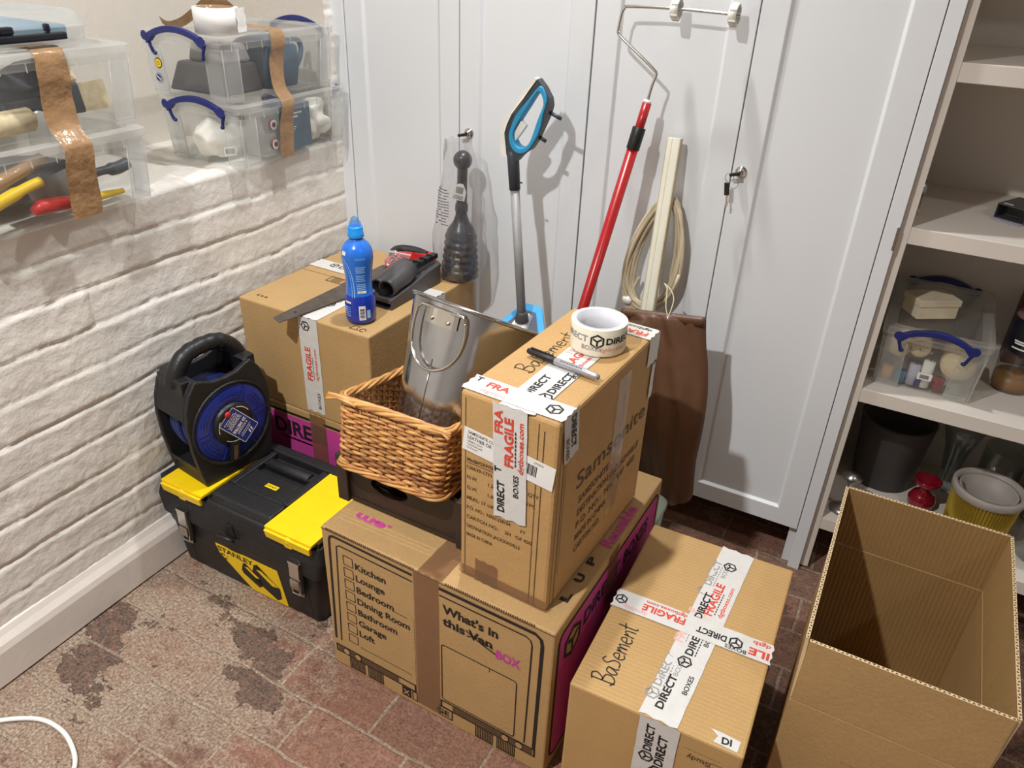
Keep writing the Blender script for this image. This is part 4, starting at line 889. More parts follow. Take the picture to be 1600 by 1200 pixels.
for x in (0, cw-0.026):
    for y in (0, cd-0.026): mb = MB(); mb.box(x, x+0.026, y, y+0.026, 0.0, ch); mb.build('corner_post', M_DWOOD, t, bevel=0.002)
mb = MB(); mb.box(0.008, cw-0.008, 0.008, cd-0.008, 0.003, 0.011); mb.build('base_board', M_DWOOD, t)
# basket: stakes with strands woven in front of and behind them
t = thing('wicker_basket', 'wicker basket with the metal tub in it, resting tilted on the dark crate', 'basket', (0.562, -0.742, 0.4875), (radians(-10.5), 0, radians(0.5)))
bw, bd, bh = 0.222, 0.285, 0.128
def perim(off, n, taper=0.0):
    P = rrect(-off-taper, bw+off+taper, -off-taper, bd+off+taper, 0.018, 4)
    pts = [Vector((p[0], p[1], 0)) for p in P]; L = [0]
    for i in range(len(pts)): L.append(L[-1]+(pts[(i+1) % len(pts)]-pts[i]).length)
    out = []; j = 0
    for k in range(n):
        s = L[-1]*k/n
        while L[j+1] < s: j += 1
        a = pts[j]; b_ = pts[(j+1) % len(pts)]; f = (s-L[j])/max(1e-9, L[j+1]-L[j]); d = (b_-a).normalized()
        out.append((a.lerp(b_, f), Vector((d.y, -d.x, 0))))
    return out
NST = 52; PER = 6; NP = NST*PER
mb = MB()
base = perim(0, NP)
for k in range(NST):
    p, nrm = base[k*PER]; mb.tube([p+Vector((0, 0, 0.002)), p+Vector((0, 0, bh*0.5))+nrm*0.001, p+nrm*0.003+Vector((0, 0, bh))], 0.0022, 5)
mb.build('stake', M_WICKD, t)['kind'] = 'stuff'
rows = 19
for grp, mt_ in (('weave', M_WICK),):
    mb = MB()
    for r_ in range(rows):
        z = 0.008+(bh-0.016)*r_/(rows-1); pts = []; ph = random.random()*6; am = 0.0034
        for k in range(NP):
            p, nrm = base[k]; u = k/PER
            pts.append(p+nrm*(0.003*z/bh+am*cos(pi*(u+r_)))+Vector((0, 0, z+0.0016*sin(pi*(u+r_)+pi/2)+0.0014*sin(k*0.05+ph)+0.0008*sin(k*0.21+ph*2))))
        rad = [0.0031+0.0005*sin(k*0.11+ph) for k in range(NP)]
        mb.tube(pts, rad, 6, random.choice((0, 0, 1, 2)), closed=True)
    mb.build(grp, [M_WICK, M_WICKL, M_WICKD], t)
mb = MB()
for z0, rr_, cnt, am in ((bh+0.003, 0.0036, 5, 0.0065),):
    for q in range(cnt):
        pts = []
        for k in range(NP):
            p, nrm = base[k]; a = 2*pi*q/cnt+k*2*pi/(PER*9)
            pts.append(p+nrm*(0.004+am*cos(a)*0.9)+Vector((0, 0, z0+0.003+am*sin(a)*0.75+0.003*sin(k*2*pi/NP*2))))
        mb.tube(pts, [rr_+0.0006*sin(k*0.13+q) for k in range(NP)], 7, q % 2, closed=True)
for cx, cy, sx, sy in ((0, 0, -1, -1), (bw, 0, 1, -1), (0, bd, -1, 1)):    # twig ends at the corners
    for q in range(3): mb.tube([(cx-sx*0.045, cy+sy*(0.006+0.004*q), bh+0.010-q*0.002), (cx, cy+sy*0.009, bh+0.013-q*0.002), (cx+sx*(0.016+0.006*random.random()), cy+sy*(0.010+0.003*q), bh+0.012-q*0.004)], 0.0032, 6, q % 2)
lab(mb.build('rim', [M_WICKL, M_WICK], t), 'pale plaited rim')
mb = MB()
for q in range(4):
    pts = []
    for k in range(NP):
        p, nrm = base[k]; a = 2*pi*q/4+k*2*pi/(PER*9); pts.append(p+nrm*(0.003+0.005*cos(a))+Vector((0, 0, 0.004+0.004*sin(a))))
    mb.tube(pts, 0.003, 6, q % 2, closed=True)
mb.build('foot_plait', [M_WICK, M_WICKL], t)
mb = MB()
for k in range(34):
    y = 0.006+(bd-0.012)*k/33; mb.tube([(0.004+bw*0.968*i/26, y, 0.006+0.0022*cos(pi*(i+k))) for i in range(27)], 0.0036, 5, k % 2)
mb.build('base_weave', [M_WICK, M_WICKD], t)
# metal tub
AX = Vector((0.07, 0.506, 0.86)).normalized(); E1 = Vector((0.895, 0.349, -0.278)); E1 = (E1-AX*E1.dot(AX)).normalized(); E2 = AX.cross(E1)*-1
fwd = Vector((-0.44, 0.789, -0.429)); 
if E2.dot(fwd) < 0: E2 = -E2
th_ = radians(30); LX = (E2*cos(th_)+E1*sin(th_)).normalized()      # long axis, away from the handle end
SX = AX.cross(LX).normalized()
RIMC = Vector((1.377, -1.627, 1.35))+fwd*1.495; HT = 0.268
Mq = Matrix.Identity(4); BC = RIMC-AX*HT
for k in range(3): Mq[k][0] = LX[k]; Mq[k][1] = SX[k]; Mq[k][2] = AX[k]; Mq[k][3] = BC[k]
t = thing('metal_tub', 'shiny galvanised oval tub with loop handle leaning in the wicker basket', 'metal tub', (0, 0, 0)); t.matrix_world = Mq
def oval(a, b_, z, n=56): 
    return [(a*(abs(cos(2*pi*k/n))**0.85)*(1 if cos(2*pi*k/n) >= 0 else -1), b_*(abs(sin(2*pi*k/n))**0.85)*(1 if sin(2*pi*k/n) >= 0 else -1), z) for k in range(n)]
mb = MB(); A0, B0, A1, B1 = 0.120, 0.092, 0.172, 0.136
mb.loft([oval(A0+(A1-A0)*f, B0+(B1-B0)*f, HT*f) for f in (0, 0.02, 0.25, 0.5, 0.75, 1.0)], 0, True, False, True)
mb.add(oval(A0, B0, 0.004), [tuple(range(56))], 0)
mb.loft([oval(A0-0.002+(A1-A0)*f, B0-0.002+(B1-B0)*f, HT*f+0.004*(1-f)) for f in (1.0, 0.5, 0.0)], 0, True, False, True)
mb.build('tub_body', M_GALV, t)
mb = MB(); mb.tube([(p[0], p[1], HT) for p in oval(A1+0.001, B1+0.001, 0)], 0.0038, 8, closed=True); mb.build('rolled_rim', M_GALV, t)
mb = MB(); mb.tube([(-(A0+(A1-A0)*f)-0.0006, 0, HT*f) for f in (0.02, 0.3, 0.62)], 0.0012, 6); mb.build('side_seam', M_GALV, t)
def on_end(y, z):   # point on the outer skin at the handle end
    f = z/HT; a = A0+(A1-A0)*f; b_ = B0+(B1-B0)*f; s_ = min(0.999, abs(y)/b_)**(1/0.85); c = math.sqrt(max(0, 1-s_*s_))**0.85
    return Vector((-(a*c)-0.004, y, z))
for sgn in (1, -1):
    mb = MB(); pts = [on_end(y, z) for y, z in [(-0.052, HT-0.022), (-0.056, HT-0.05), (-0.050, HT-0.085), (-0.030, HT-0.112), (0.0, HT-0.122), (0.030, HT-0.112), (0.050, HT-0.085), (0.056, HT-0.05), (0.052, HT-0.022)]]
    pts = smooth_path([Vector((p.x-0.007, p.y, p.z)) for p in pts], 5)
    if sgn < 0: pts = [Vector((-p.x, p.y, p.z)) for p in pts]
    mb.tube(pts+[Vector((pts[-1].x, 0.045, HT-0.014)), Vector((pts[-1].x, -0.045, HT-0.014)), pts[0]], 0.0028, 8)
    o = mb.build('handle', M_CHROME, t)
    if sgn > 0:
        mb = MB()
        for q in range(8):
            y0, y1 = -0.036+q*0.009, -0.027+q*0.009
            mb.add([on_end(y0, HT-0.042), on_end(y1, HT-0.042), on_end(y1, HT-0.014), on_end(y0, HT-0.014)], [(3, 2, 1, 0)], 0, True)
        for y in (-0.018, 0.018): mb.blob(tuple(on_end(y, HT-0.033)+Vector((-0.001, 0, 0))), (0.003, 0.004, 0.004), 0, 2, amp=0)
        mb.build('handle_plate', M_CHROME, t)
# ================================================================== ON THE CORNER BOX
ZB = 0.6036
t = thing('drink_bottle', 'blue sports drink bottle with pull cap standing on the corner box beside the saw', 'bottle', (0.368, -0.412, ZB), (0, 0, radians(34)))
prof = [(0.0, 0.0), (0.026, 0.0), (0.031, 0.003), (0.0335, 0.010), (0.0338, 0.040), (0.033, 0.056), (0.030, 0.066), (0.0278, 0.078), (0.0276, 0.092), (0.0288, 0.110), (0.0315, 0.130), (0.0335, 0.146), (0.0335, 0.158), (0.031, 0.168), (0.026, 0.177), (0.018, 0.184), (0.0145, 0.188)]
mb = MB(); mats = [1]*6+[0]*10; mb.lathe(prof, 36, 0, mats=mats)
mb.lathe([(0.0145, 0.188), (0.0145, 0.194)], 24, 2)
lab(mb.build('bottle_body', [M_BOTB, M_BOTD, M_SPOUT], t), 'blue body, darker where drink is left')
mb = MB(); mb.lathe([(0.0165, 0.193), (0.0168, 0.194), (0.0168, 0.2), (0.0158, 0.202), (0.0158, 0.212), (0.0150, 0.2145), (0.008, 0.216), (0.0, 0.216)], 32); mb.lathe([(0.0172, 0.1925), (0.0172, 0.1955)], 32); mb.build('cap', M_CAPB, t)
mb = MB(); mb.lathe([(0.0125, 0.2155), (0.0122, 0.222), (0.0085, 0.2275), (0.0080, 0.232), (0.004, 0.2345), (0.0, 0.235)], 24); mb.build('spout_cover', M_SPOUT, t)
def rad_at(z):
    for (r0, z0), (r1, z1) in zip(prof[1:-1], prof[2:]):
        if z0 <= z <= z1: return r0+(r1-r0)*(z-z0)/max(1e-6, z1-z0)
    return 0.03
def bendb(p): r = rad_at(p[1])+0.0004+p[2]; a = p[0]/0.033; return (r*sin(a), -r*cos(a), p[1])
mb = MB()
mb.text('TROPICAL', None, 0, 0.0045, 0.01, 'C', x=0.008, y=0.150, width=0.022, bend=bendb); 
def bar(x0, x1, y0, y1, m):
    n = 5; vs = [bendb((x0+(x1-x0)*i/n, y, 0.0)) for y in (y0, y1) for i in range(n+1)]; mb.add(vs, [(i, i+1, n+2+i, n+1+i) for i in range(n)], m)
for k in range(14):
    y = 0.134-k*0.0040; 
    if k in (4, 9): continue
    bar(-0.003, 0.021-0.004*random.random(), y-0.0011, y+0.0009, 0)
bar(-0.002, 0.020, 0.0735, 0.0785, 1); bar(0.0, 0.013, 0.074, 0.078, 2)
bar(-0.001, 0.013, 0.013, 0.046, 1)
for k in range(9): bar(0.001, 0.011, 0.016+k*0.0027, 0.0172+k*0.0027+(0.0006 if k % 3 else 0), 3)
bar(0.016, 0.024, 0.016, 0.035, 0)
for k in range(5): bar(-0.034, -0.022+0.004*random.random(), 0.040-k*0.005, 0.0415-k*0.005, 0)
bar(-0.034, -0.018, 0.0495, 0.0545, 1)
sw = smooth_path([(-0.032, 0.152, 0), (-0.022, 0.140, 0), (-0.014, 0.115, 0), (-0.0105, 0.085, 0), (-0.0095, 0.064, 0)], 6)
for dx, wd, m in ((0, 0.0022, 0), (-0.006, 0.0012, 0)): 
    for a, b_ in zip(sw[:-1], sw[1:]): mb.add([bendb((a.x+dx-wd/2, a.y, 0)), bendb((a.x+dx+wd/2, a.y, 0)), bendb((b_.x+dx+wd/2, b_.y, 0)), bendb((b_.x+dx-wd/2, b_.y, 0))], [(0, 1, 2, 3)], m)
bar(-0.036, -0.024, 0.158, 0.166, 1)
lab(mb.build('label_print', [M_PALEB, M_LABEL, M_REDP, M_INK], t), 'pale blue and white label print with barcode')
# hand saw lying across the box
t = thing('hand_saw', 'old hand saw with red handle lying across the corner box, tip overhanging', 'saw', (0.222, -0.520, ZB+0.0032), (radians(0.0), 0, radians(0)))
mb = MB(); mb.prism([(-0.016, 0.004), (0.014, -0.010), (0.090, 0.385), (0.020, 0.400), (-0.004, 0.385)], 0.0014, 0)
mb.lathe([(0.004, 0.0), (0.004, 0.0004)], 12, 1, frame((0.006, 0.05, 0.0012), (1, 0, 0), (0, 1, 0))); mb.disc(0.006, 0.05, 0.0035, 12, 1, None, 0.0018)
for q in range(60): mb.add([(0.0148+0.076*q/60, -0.006+0.388*q/60, 0.0007), (0.0148+0.076*(q+1)/60, -0.006+0.388*(q+1)/60, 0.0007), (0.0175+0.076*(q+0.5)/60, -0.006+0.388*(q+0.4)/60, 0.0007)], [(0, 1, 2)], 0)
mb.build('blade', [M_SAWB, M_INK], t)
mb = MB(); P = [(0.010, 0.372), (0.094, 0.362), (0.104, 0.392), (0.098, 0.430), (0.104, 0.476), (0.078, 0.492), (0.030, 0.486), (-0.010, 0.470), (-0.012, 0.440), (0.004, 0.400)]
Hh = [(0.030, 0.415), (0.078, 0.408), (0.080, 0.432), (0.078, 0.462), (0.040, 0.462), (0.016, 0.452)]
n = 40
def resample(P, n):
    pts = [Vector((p[0], p[1], 0)) for p in P]; L = [0]
    for i in range(len(pts)): L.append(L[-1]+(pts[(i+1) % len(pts)]-pts[i]).length)
    out = []; j = 0
    for k in range(n):
        s = L[-1]*k/n
        while L[j+1] < s: j += 1
        out.append(pts[j].lerp(pts[(j+1) % len(pts)], (s-L[j])/max(1e-9, L[j+1]-L[j])))
    return out
def ring_plate(mb, O, I, z0, z1, mat=0, M=None, n=48):
    c = sum((Vector((p[0], p[1], 0)) for p in I), Vector())/len(I)
    def cast(P, a):
        d = Vector((cos(a), sin(a), 0)); best = 0.0
        for i in range(len(P)):
            p = Vector((*P[i][:2], 0))-c; q = Vector((*P[(i+1) % len(P)][:2], 0))-c; e = q-p; den = d.x*e.y-d.y*e.x
            if abs(den) < 1e-12: continue
            tt = (p.x*e.y-p.y*e.x)/den; s = (p.x*d.y-p.y*d.x)/den
            if tt > 0 and -1e-6 <= s <= 1+1e-6: best = max(best, tt)
        return c+d*best
    oo = [cast(O, 2*pi*k/n) for k in range(n)]; ii = [cast(I, 2*pi*k/n) for k in range(n)]
    vs = [(p.x, p.y, z1) for p in oo]+[(p.x, p.y, z1) for p in ii]+[(p.x, p.y, z0) for p in oo]+[(p.x, p.y, z0) for p in ii]; fs = []
    for k in range(n):
        l = (k+1) % n; fs += [(k, l, n+l, n+k), (2*n+l, 2*n+k, 3*n+k, 3*n+l), (n+k, n+l, 3*n+l, 3*n+k), (l, k, 2*n+k, 2*n+l)]
    mb.add(vs, fs, mat, False, M)
ring_plate(mb, P, Hh, -0.002, 0.022, 0); lab(mb.build('handle', M_REDP, t, bevel=0.004), 'red plastic handle')
mb = MB(); mb.tube(smooth_path([(0.012, 0.408, 0.018), (-0.002, 0.436, 0.022), (0.006, 0.462, 0.021), (0.040, 0.474, 0.020), (0.074, 0.474, 0.018)], 5), [0.009+0.004*sin(pi*i/20) for i in range(21)], 10)
mb.build('grip', M_BLKT, t)
# grey vacuum dock
t = thing('vacuum_dock', 'dark grey plastic vacuum wall dock lying on the corner box beside the bottle', 'vacuum dock', (0.334, -0.338, ZB), (0, 0, radians(-1)))
mb = MB(); mb.prism([(0, 0), (0.200, 0), (0.200, 0.050), (0.150, 0.045), (0.060, 0.030), (0.0, 0.024)], 0.003, 0, frame((0.060, 0, 0.0), (0, 1, 0), (0, 0, 1)))
mb.prism([(0, 0), (0.200, 0), (0.200, 0.050), (0.150, 0.045), (0.060, 0.030), (0.0, 0.024)], 0.003, 0, frame((0.0, 0, 0.0), (0, 1, 0), (0, 0, 1)))
mb.box(0.002, 0.061, 0.001, 0.199, 0.0, 0.003); mb.box(0.002, 0.061, 0.0, 0.004, 0.014, 0.024); mb.box(0.002, 0.061, 0.196, 0.2, 0.0, 0.05)
mb.hexa([(0.002, 0.004, 0.020), (0.061, 0.004, 0.020), (0.061, 0.198, 0.046), (0.002, 0.198, 0.046)], [(0.002, 0.004, 0.024), (0.061, 0.004, 0.024), (0.061, 0.198, 0.050), (0.002, 0.198, 0.050)])
mb.build('dock_tray', M_GREYD, t, bevel=0.0015)
def open_tube(p0, p1, r0, r1, mat=M_GREYD, name='tube_port'):
    a = Vector(p0); b_ = Vector(p1); z = (b_-a).normalized(); x = z.orthogonal().normalized(); M = frame(a, x, z.cross(x)); L = (b_-a).length
    m = MB(); m.lathe([(r0*0.80, L*0.5), (r0*0.84, 0.0), (r0, 0.0), (r0*1.02, 0.006), (r0, L*0.25), (r1, L*0.6), (r1*0.85, L*0.92), (0.0, L)], 28, 0, M); m.lathe([(0.0, L*0.5), (r0*0.80, L*0.5)], 28, 1, M)
    return m.build(name, [mat, M_NIGHT], t)
open_tube((0.040, 0.014, 0.042), (0.034, 0.120, 0.060), 0.0215, 0.026); open_tube((0.008, 0.020, 0.040), (0.002, 0.150, 0.055), 0.017, 0.021, name='tube_port')
mb = MB(); mb.hexa([(0.020, 0.100, 0.052), (0.046, 0.100, 0.052), (0.052, 0.205, 0.060), (0.036, 0.205, 0.060)], [(0.020, 0.100, 0.068), (0.046, 0.100, 0.068), (0.052, 0.205, 0.072), (0.036, 0.205, 0.072)])
for y in (0.13, 0.155, 0.18): mb.box(0.026+0.08*(y-0.1), 0.050+0.08*(y-0.1), y, y+0.006, 0.062, 0.074)
mb.box(0.010, 0.030, 0.100, 0.150, 0.050, 0.064); mb.build('bracket_arm', M_BLK, t, bevel=0.002)
# small zip bag of screws
t = thing('zip_bag', 'small clear zip bag of screws lying on the grey vacuum dock', 'bag of screws', (0.318, -0.205, ZB+0.064), (radians(14), radians(6), radians(20)))
mb = MB()
def pillow(mb, w, d, h, nx=10, ny=12, seed=0, amp=0.003, mat=0, M=None):
    for s in (1, -1):
        vs = []
        for j in range(ny+1):
            for i in range(nx+1):
                u, v_ = i/nx, j/ny; k = (sin(pi*u)*sin(pi*v_))**0.6 if 0 < u < 1 and 0 < v_ < 1 else 0
                vs.append(((u-0.5)*w, (v_-0.5)*d, s*(h*k/2)+amp*k*noise.noise(Vector((u*6+seed, v_*7, s*3)))))
        q = nx+1; fs = [(j*q+i, j*q+i+1, (j+1)*q+i+1, (j+1)*q+i) for j in range(ny) for i in range(nx)]
        if s < 0: fs = [f[::-1] for f in fs]
        mb.add(vs, fs, mat, True, M)
pillow(mb, 0.055, 0.065, 0.014, seed=3); mb.build('bag_film', M_BAGC, t)
mb = MB(); mb.box(-0.027, 0.027, 0.022, 0.026, -0.001, 0.0014); lab(mb.build('zip_strip', M_REDG, t), 'pink zip strip')
for q in range(9):
    mb = MB(); a = random.random()*6; c = Vector((random.uniform(-0.018, 0.018), random.uniform(-0.024, 0.010), random.uniform(-0.003, 0.003))); d = Vector((cos(a), sin(a), 0.1))*0.008
    mb.tube([c-d, c+d*0.6, c+d*0.61, c+d], [0.0012, 0.0014, 0.0032, 0.0030], 6); mb.build('screw', M_CHROME, t)
# plunger in a clear bag
PX, PY = 0.420, -0.082
t = thing('plunger', 'dark grey bellows plunger inside the clear bag on the corner box', 'plunger', (PX, PY, ZB+0.001), (radians(-1), radians(0.8), 0))
mb = MB(); pr = [(0.0, 0.0), (0.044, 0.0), (0.047, 0.004)]
for k in range(6):
    z = 0.010+k*0.0175; r = 0.0468-0.0014*k; pr += [(r-0.004, z), (r, z+0.006), (r, z+0.010), (r-0.004, z+0.0165)]
pr += [(0.035, 0.118), (0.030, 0.128), (0.020, 0.142), (0.0145, 0.158), (0.0135, 0.168)]
mb.lathe(pr, 36); mb.build('bellows', M_PLUNG, t)
mb = MB(); mb.lathe([(0.0135, 0.166), (0.016, 0.170), (0.0155, 0.184), (0.0130, 0.190), (0.0122, 0.22), (0.0120, 0.262), (0.012, 0.268), (0.012, 0.272)], 24); mb.lathe([(0.0, 0.268)]+[(0.0225*sin(a*pi/12), 0.290-0.0225*cos(a*pi/12)) for a in range(1, 12)]+[(0.0, 0.3125)], 24); mb.build('handle', M_PLUNG, t)
mb = MB(); F = frame((0.001, -0.0235, 0.20), (0.98, 0, -0.17), (0.17, 0.0, 1)); F = F @ Matrix.Rotation(radians(20), 4, 'Y'); mb.prism([(-0.014, 0), (0.018, 0.002), (0.018, 0.026), (0.009, 0.042), (0.0, 0.042), (-0.009, 0.036)], 0.0006, 0, F)
F2 = F @ Matrix.Translation((0, 0, 0.001))
for k in range(8): mb.rect(-0.006+k*0.0022, 0.018, -0.0048+k*0.0022, 0.034, 1, F2)
for k in range(3): mb.rect(-0.010, 0.011-k*0.0035, 0.014, 0.0125-k*0.0035, 1, F2)
lab(mb.build('barcode_tag', [M_LABEL, M_INK], t), 'white barcode tag')
t = thing('plastic_bag', 'crumpled clear plastic bag with warning print around the plunger', 'plastic bag', (PX, PY, ZB))
mb = MB(); vs = []; NA, NZ = 40, 34
for j in range(NZ+1):
    f = j/NZ; z = 0.001+0.335*f
    for i in range(NA):
        a = 2*pi*i/NA; r = 0.054+0.006*sin(pi*min(1, f*2.2))-0.030*max(0, f-0.30)/0.7
        ex = 1+0.62*f*max(0, cos(a-0.15))+0.12*max(0, -cos(a))*(1-f)
        cr = 0.0075*noise.noise(Vector((cos(a)*2.4, sin(a)*2.4, z*13)))+0.004*noise.noise(Vector((cos(a)*5, sin(a)*5, z*30+4)))+0.006*abs(noise.noise(Vector((a*1.3, z*6, 9))))
        if j == 0: r = 0.047; ex = 1
        rr = r*ex+cr*min(1, f*6); y = rr*sin(a)*(0.86 if sin(a) > 0 else 0.92)
        y = min(y, -PY-0.010); vs.append((rr*cos(a)-0.010*f, y, z+0.012*f*noise.noise(Vector((cos(a)*2, sin(a)*2, 3)))))
mb.add(vs, [(j*NA+i, j*NA+(i+1) % NA, (j+1)*NA+(i+1) % NA, (j+1)*NA+i) for j in range(NZ) for i in range(NA)], 0, True)
mb.build('bag_film', M_BAGC, t)
mb = MB()
def bagpt(i, z):
    j = min(NZ-1, max(0, int((z-0.001)/0.335*NZ))); p = Vector(vs[j*NA+i % NA]); q = Vector(vs[(j+1)*NA+i % NA]); f = (z-p.z)/max(1e-6, q.z-p.z); r = p.lerp(q, f); o = Vector((r.x, r.y, 0)).normalized()*0.001; return r+o
for k in range(13):
    z = 0.225-k*0.0068
    for i in range(22, 30):
        if random.random() < 0.15: continue
        a, b_ = bagpt(i, z), bagpt(i+1, z); b_ = a.lerp(b_, 0.86); h = Vector((0, 0, 0.0019)); mb.add([a, b_, b_+h, a+h], [(0, 1, 2, 3)])
lab(mb.build('warning_print', M_INK, t), 'lines of small dark warning print')
# ================================================================== LEANING TOOLS
t = thing('steam_mop', 'steam mop with blue loop handle and grey tube leaning before the wardrobe doors', 'mop', (0.642, -0.165, 0.552))
L0 = Vector(t.location); PY_ = -0.118
Fm = frame((0, PY_+0.165, -0.552), (1, 0, 0), (0, 0, 1)) @ Matrix.Translation((-0.642, 0, 0))
inn = [(0.6379, 1.0772), (0.6502, 1.0609), (0.6502, 1.0475), (0.6397, 1.0206), (0.6245, 0.9754), (0.6108, 0.9601), (0.5962, 0.958), (0.5856, 0.9685), (0.583, 0.987), (0.5937, 1.0103), (0.6136, 1.0417)]
outr = [(0.6311, 1.1035), (0.6494, 1.0858), (0.6637, 1.0654), (0.6666, 1.0495), (0.6618, 1.0309), (0.6387, 0.9773), (0.6255, 0.9566), (0.6079, 0.9453), (0.5900, 0.9250), (0.5693, 0.9280), (0.5637, 0.9845), (0.5685, 1.0039), (0.6058, 1.0558)]
def grow(P, d):
    c = sum((Vector((*p, 0)) for p in P), Vector())/len(P); return [tuple((Vector((*p, 0))+(Vector((*p, 0))-c).normalized()*d)[:2]) for p in P]
innS = [tuple(p[:2]) for p in smooth_path([(*p, 0) for p in inn], 4, True)]; mid = grow(innS, 0.0128)
mb = MB(); ring_plate(mb, outr, mid, -0.011, 0.011, 0, Fm, 64); mb.build('handle_frame', M_SLATE, t, bevel=0.002)
mb = MB(); ring_plate(mb, mid, innS, -0.013, 0.013, 0, Fm, 64); lab(mb.build('handle_grip', M_TEAL, t, bevel=0.002), 'bright blue loop grip')
mb = MB(); wl = [(0.626, 1.1029), (0.6115, 1.0817), (0.5779, 1.039), (0.559, 1.0121), (0.5525, 0.9862), (0.5566, 0.9354)]; wr = [(0.5674, 0.937), (0.5629, 0.9843), (0.5686, 1.0038), (0.579, 1.026), (0.6065, 1.0618), (0.6297, 1.0975)]
vs_ = [(*p, 0.014) for p in wl]+[(*p, 0.014) for p in wr[::-1]]; n_ = 6
mb.add([(*p, z) for z in (-0.012, 0.013) for p in wl+wr[::-1]], [(i, i+1, n_+i+1, n_+i) for i in range(5)][::-1]+[(12+i, 12+i+1, 12+n_+i+1, 12+n_+i) for i in range(5)]+[(i+1, i, 12+i, 12+i+1) for i in range(5)]+[(6+i, 7+i, 19+i, 18+i) for i in range(5)]+[(0, 6, 18, 12), (5, 17, 23, 11)], 0, False, Fm)
lab(mb.build('handle_back', M_WPL, t, bevel=0.002), 'white back shell of the handle')
mb = MB(); mb.prism([(0.5974, 1.0130), (0.6103, 1.0039), (0.602, 0.991), (0.5925, 0.978), (0.5845, 0.968), (0.582, 0.987)], 0.012, 0, Fm @ Matrix.Translation((0, 0, -0.006))); lab(mb.build('trigger', M_WPL, t, bevel=0.001), 'white trigger')
for a, b_ in (((0.662, 1.036), (0.6871, 1.0260)), ((0.640, 0.9835), (0.6549, 0.9757))):
    mb = MB(); mb.tube([Fm @ Vector((*a, -0.002)), Fm @ Vector((*b_, -0.004))], 0.0042, 8); mb.build('cord_hook', M_SLATE, t)
S0 = Fm @ Vector((0.5785, 0.935, 0)); S1 = Vector((0.0, 0.0, 0.03)); Sm = S0.lerp(S1, 0.20)
mb = MB(); mb.tube([S0+(S0-Sm)*0.25, S0, Sm], [0.0125, 0.0135, 0.0125], 14); mb.tube([Sm+Vector((0.012, -0.004, 0.02)), Sm+Vector((0.02, -0.006, 0.02))], 0.002, 6); mb.build('socket', M_SLATE, t)
mb = MB(); mb.tube([Sm, S1], 0.0105, 14); mb.build('tube', M_GPOLE, t)
mb = MB(); mb.tube([S1+Vector((0, 0, 0.012)), S1+Vector((0.001, -0.001, -0.012))], [0.0135, 0.017], 14); mb.build('joint', M_GREYD, t, bevel=0.002)
Fh = frame((0.002, 0.0, 0.012), (1, 0.0, 0), (0, 0.86, 0.50)); Fh = Fh @ Matrix.Translation((0.0, -0.004, -0.010))
mb = MB(); tri_o = [(-0.098, -0.075), (0.102, -0.075), (0.022, 0.068), (-0.026, 0.068)]; tri_i = [(-0.070, -0.060), (0.074, -0.060), (0.014, 0.046), (-0.018, 0.046)]
ring_plate(mb, tri_o, tri_i, -0.006, 0.004, 0, Fh); lab(mb.build('pad_frame', M_CYAN, t, bevel=0.003), 'bright blue pad frame')
mb = MB(); mb.prism([(-0.072, -0.062), (0.076, -0.062), (0.014, 0.048), (-0.018, 0.048)], 0.006, 0, Fh @ Matrix.Translation((0, 0, -0.003))); mb.build('head_plate', M_CLOTHG, t)
mb = MB(); mb.hexa([Fh @ Vector(p) for p in ((-0.034, -0.042, 0.002), (0.022, -0.042, 0.002), (0.012, 0.036, 0.002), (-0.016, 0.036, 0.002))], [Fh @ Vector(p) for p in ((-0.026, -0.032, 0.016), (0.012, -0.032, 0.016), (0.010, 0.030, 0.020), (-0.014, 0.030, 0.020))]); lab(mb.build('head_cover', M_WPL, t, bevel=0.002), 'white mop head cover')
# carton behind, carrying the mop head
t = thing('cardboard_box', 'kraft carton hidden behind the tub, under the mop head', 'cardboard box', (0.575, -0.285, 0.0), (0, 0, 0), 'cardboard moving boxes')
carton_body(0.110, 0.20, 0.512, t, M_KRAFT); mb = MB(); tape_strip(mb, frame((0.085, 0, 0.5128), (0, 1, 0), (-1, 0, 0)), 0.2, 0.048, 0, seed=71); mb.build('brown_tape', M_TAPEB, t)
# roller on red pole
t = thing('paint_roller_pole', 'long red extension pole with bare wire roller frame leaning on the wardrobe', 'paint roller', (0.700, -0.290, 0.0))
T0 = Vector(t.location); q_ = lambda x, y, z: Vector((x, y, z))-T0
a, b_ = q_(0.700, -0.290, 0.006), q_(0.8500, -0.060, 1.069)
k1 = a.lerp(b_, 0.93)
mb = MB(); mb.tube([a, k1], 0.0118, 16); lab(mb.build('pole', M_POLE, t), 'red enamelled pole')
mb = MB(); mb.tube([k1, b_], 0.0095, 16); lab(mb.build('inner_pole', M_POLE, t), 'thinner red upper section')
mb = MB(); mb.tube([a.lerp(b_, 0.915), a.lerp(b_, 0.956)], 0.0138, 16); lab(mb.build('collar', M_NAVY if False else M_BLK, t, bevel=0.001), 'black locking collar')
mb = MB(); mb.tube([b_, b_+(b_-a).normalized()*0.006], 0.0085, 16); mb.build('pole_cap', M_WPL, t)
mb = MB(); raw = [b_, q_(0.8560, -0.058, 1.105), q_(0.8603, -0.056, 1.1213), q_(0.8530, -0.055, 1.1335), q_(0.780, -0.050, 1.183), q_(0.7695, -0.049, 1.193), q_(0.7690, -0.048, 1.203), q_(0.7715, -0.046, 1.226), q_(0.776, -0.045, 1.236), q_(0.786, -0.044, 1.2404), q_(0.88, -0.042, 1.2425), q_(1.004, -0.042, 1.2400)]
mb.tube(smooth_path(raw, 5), 0.0031, 8); mb.build('wire_frame', M_CHROME, t)
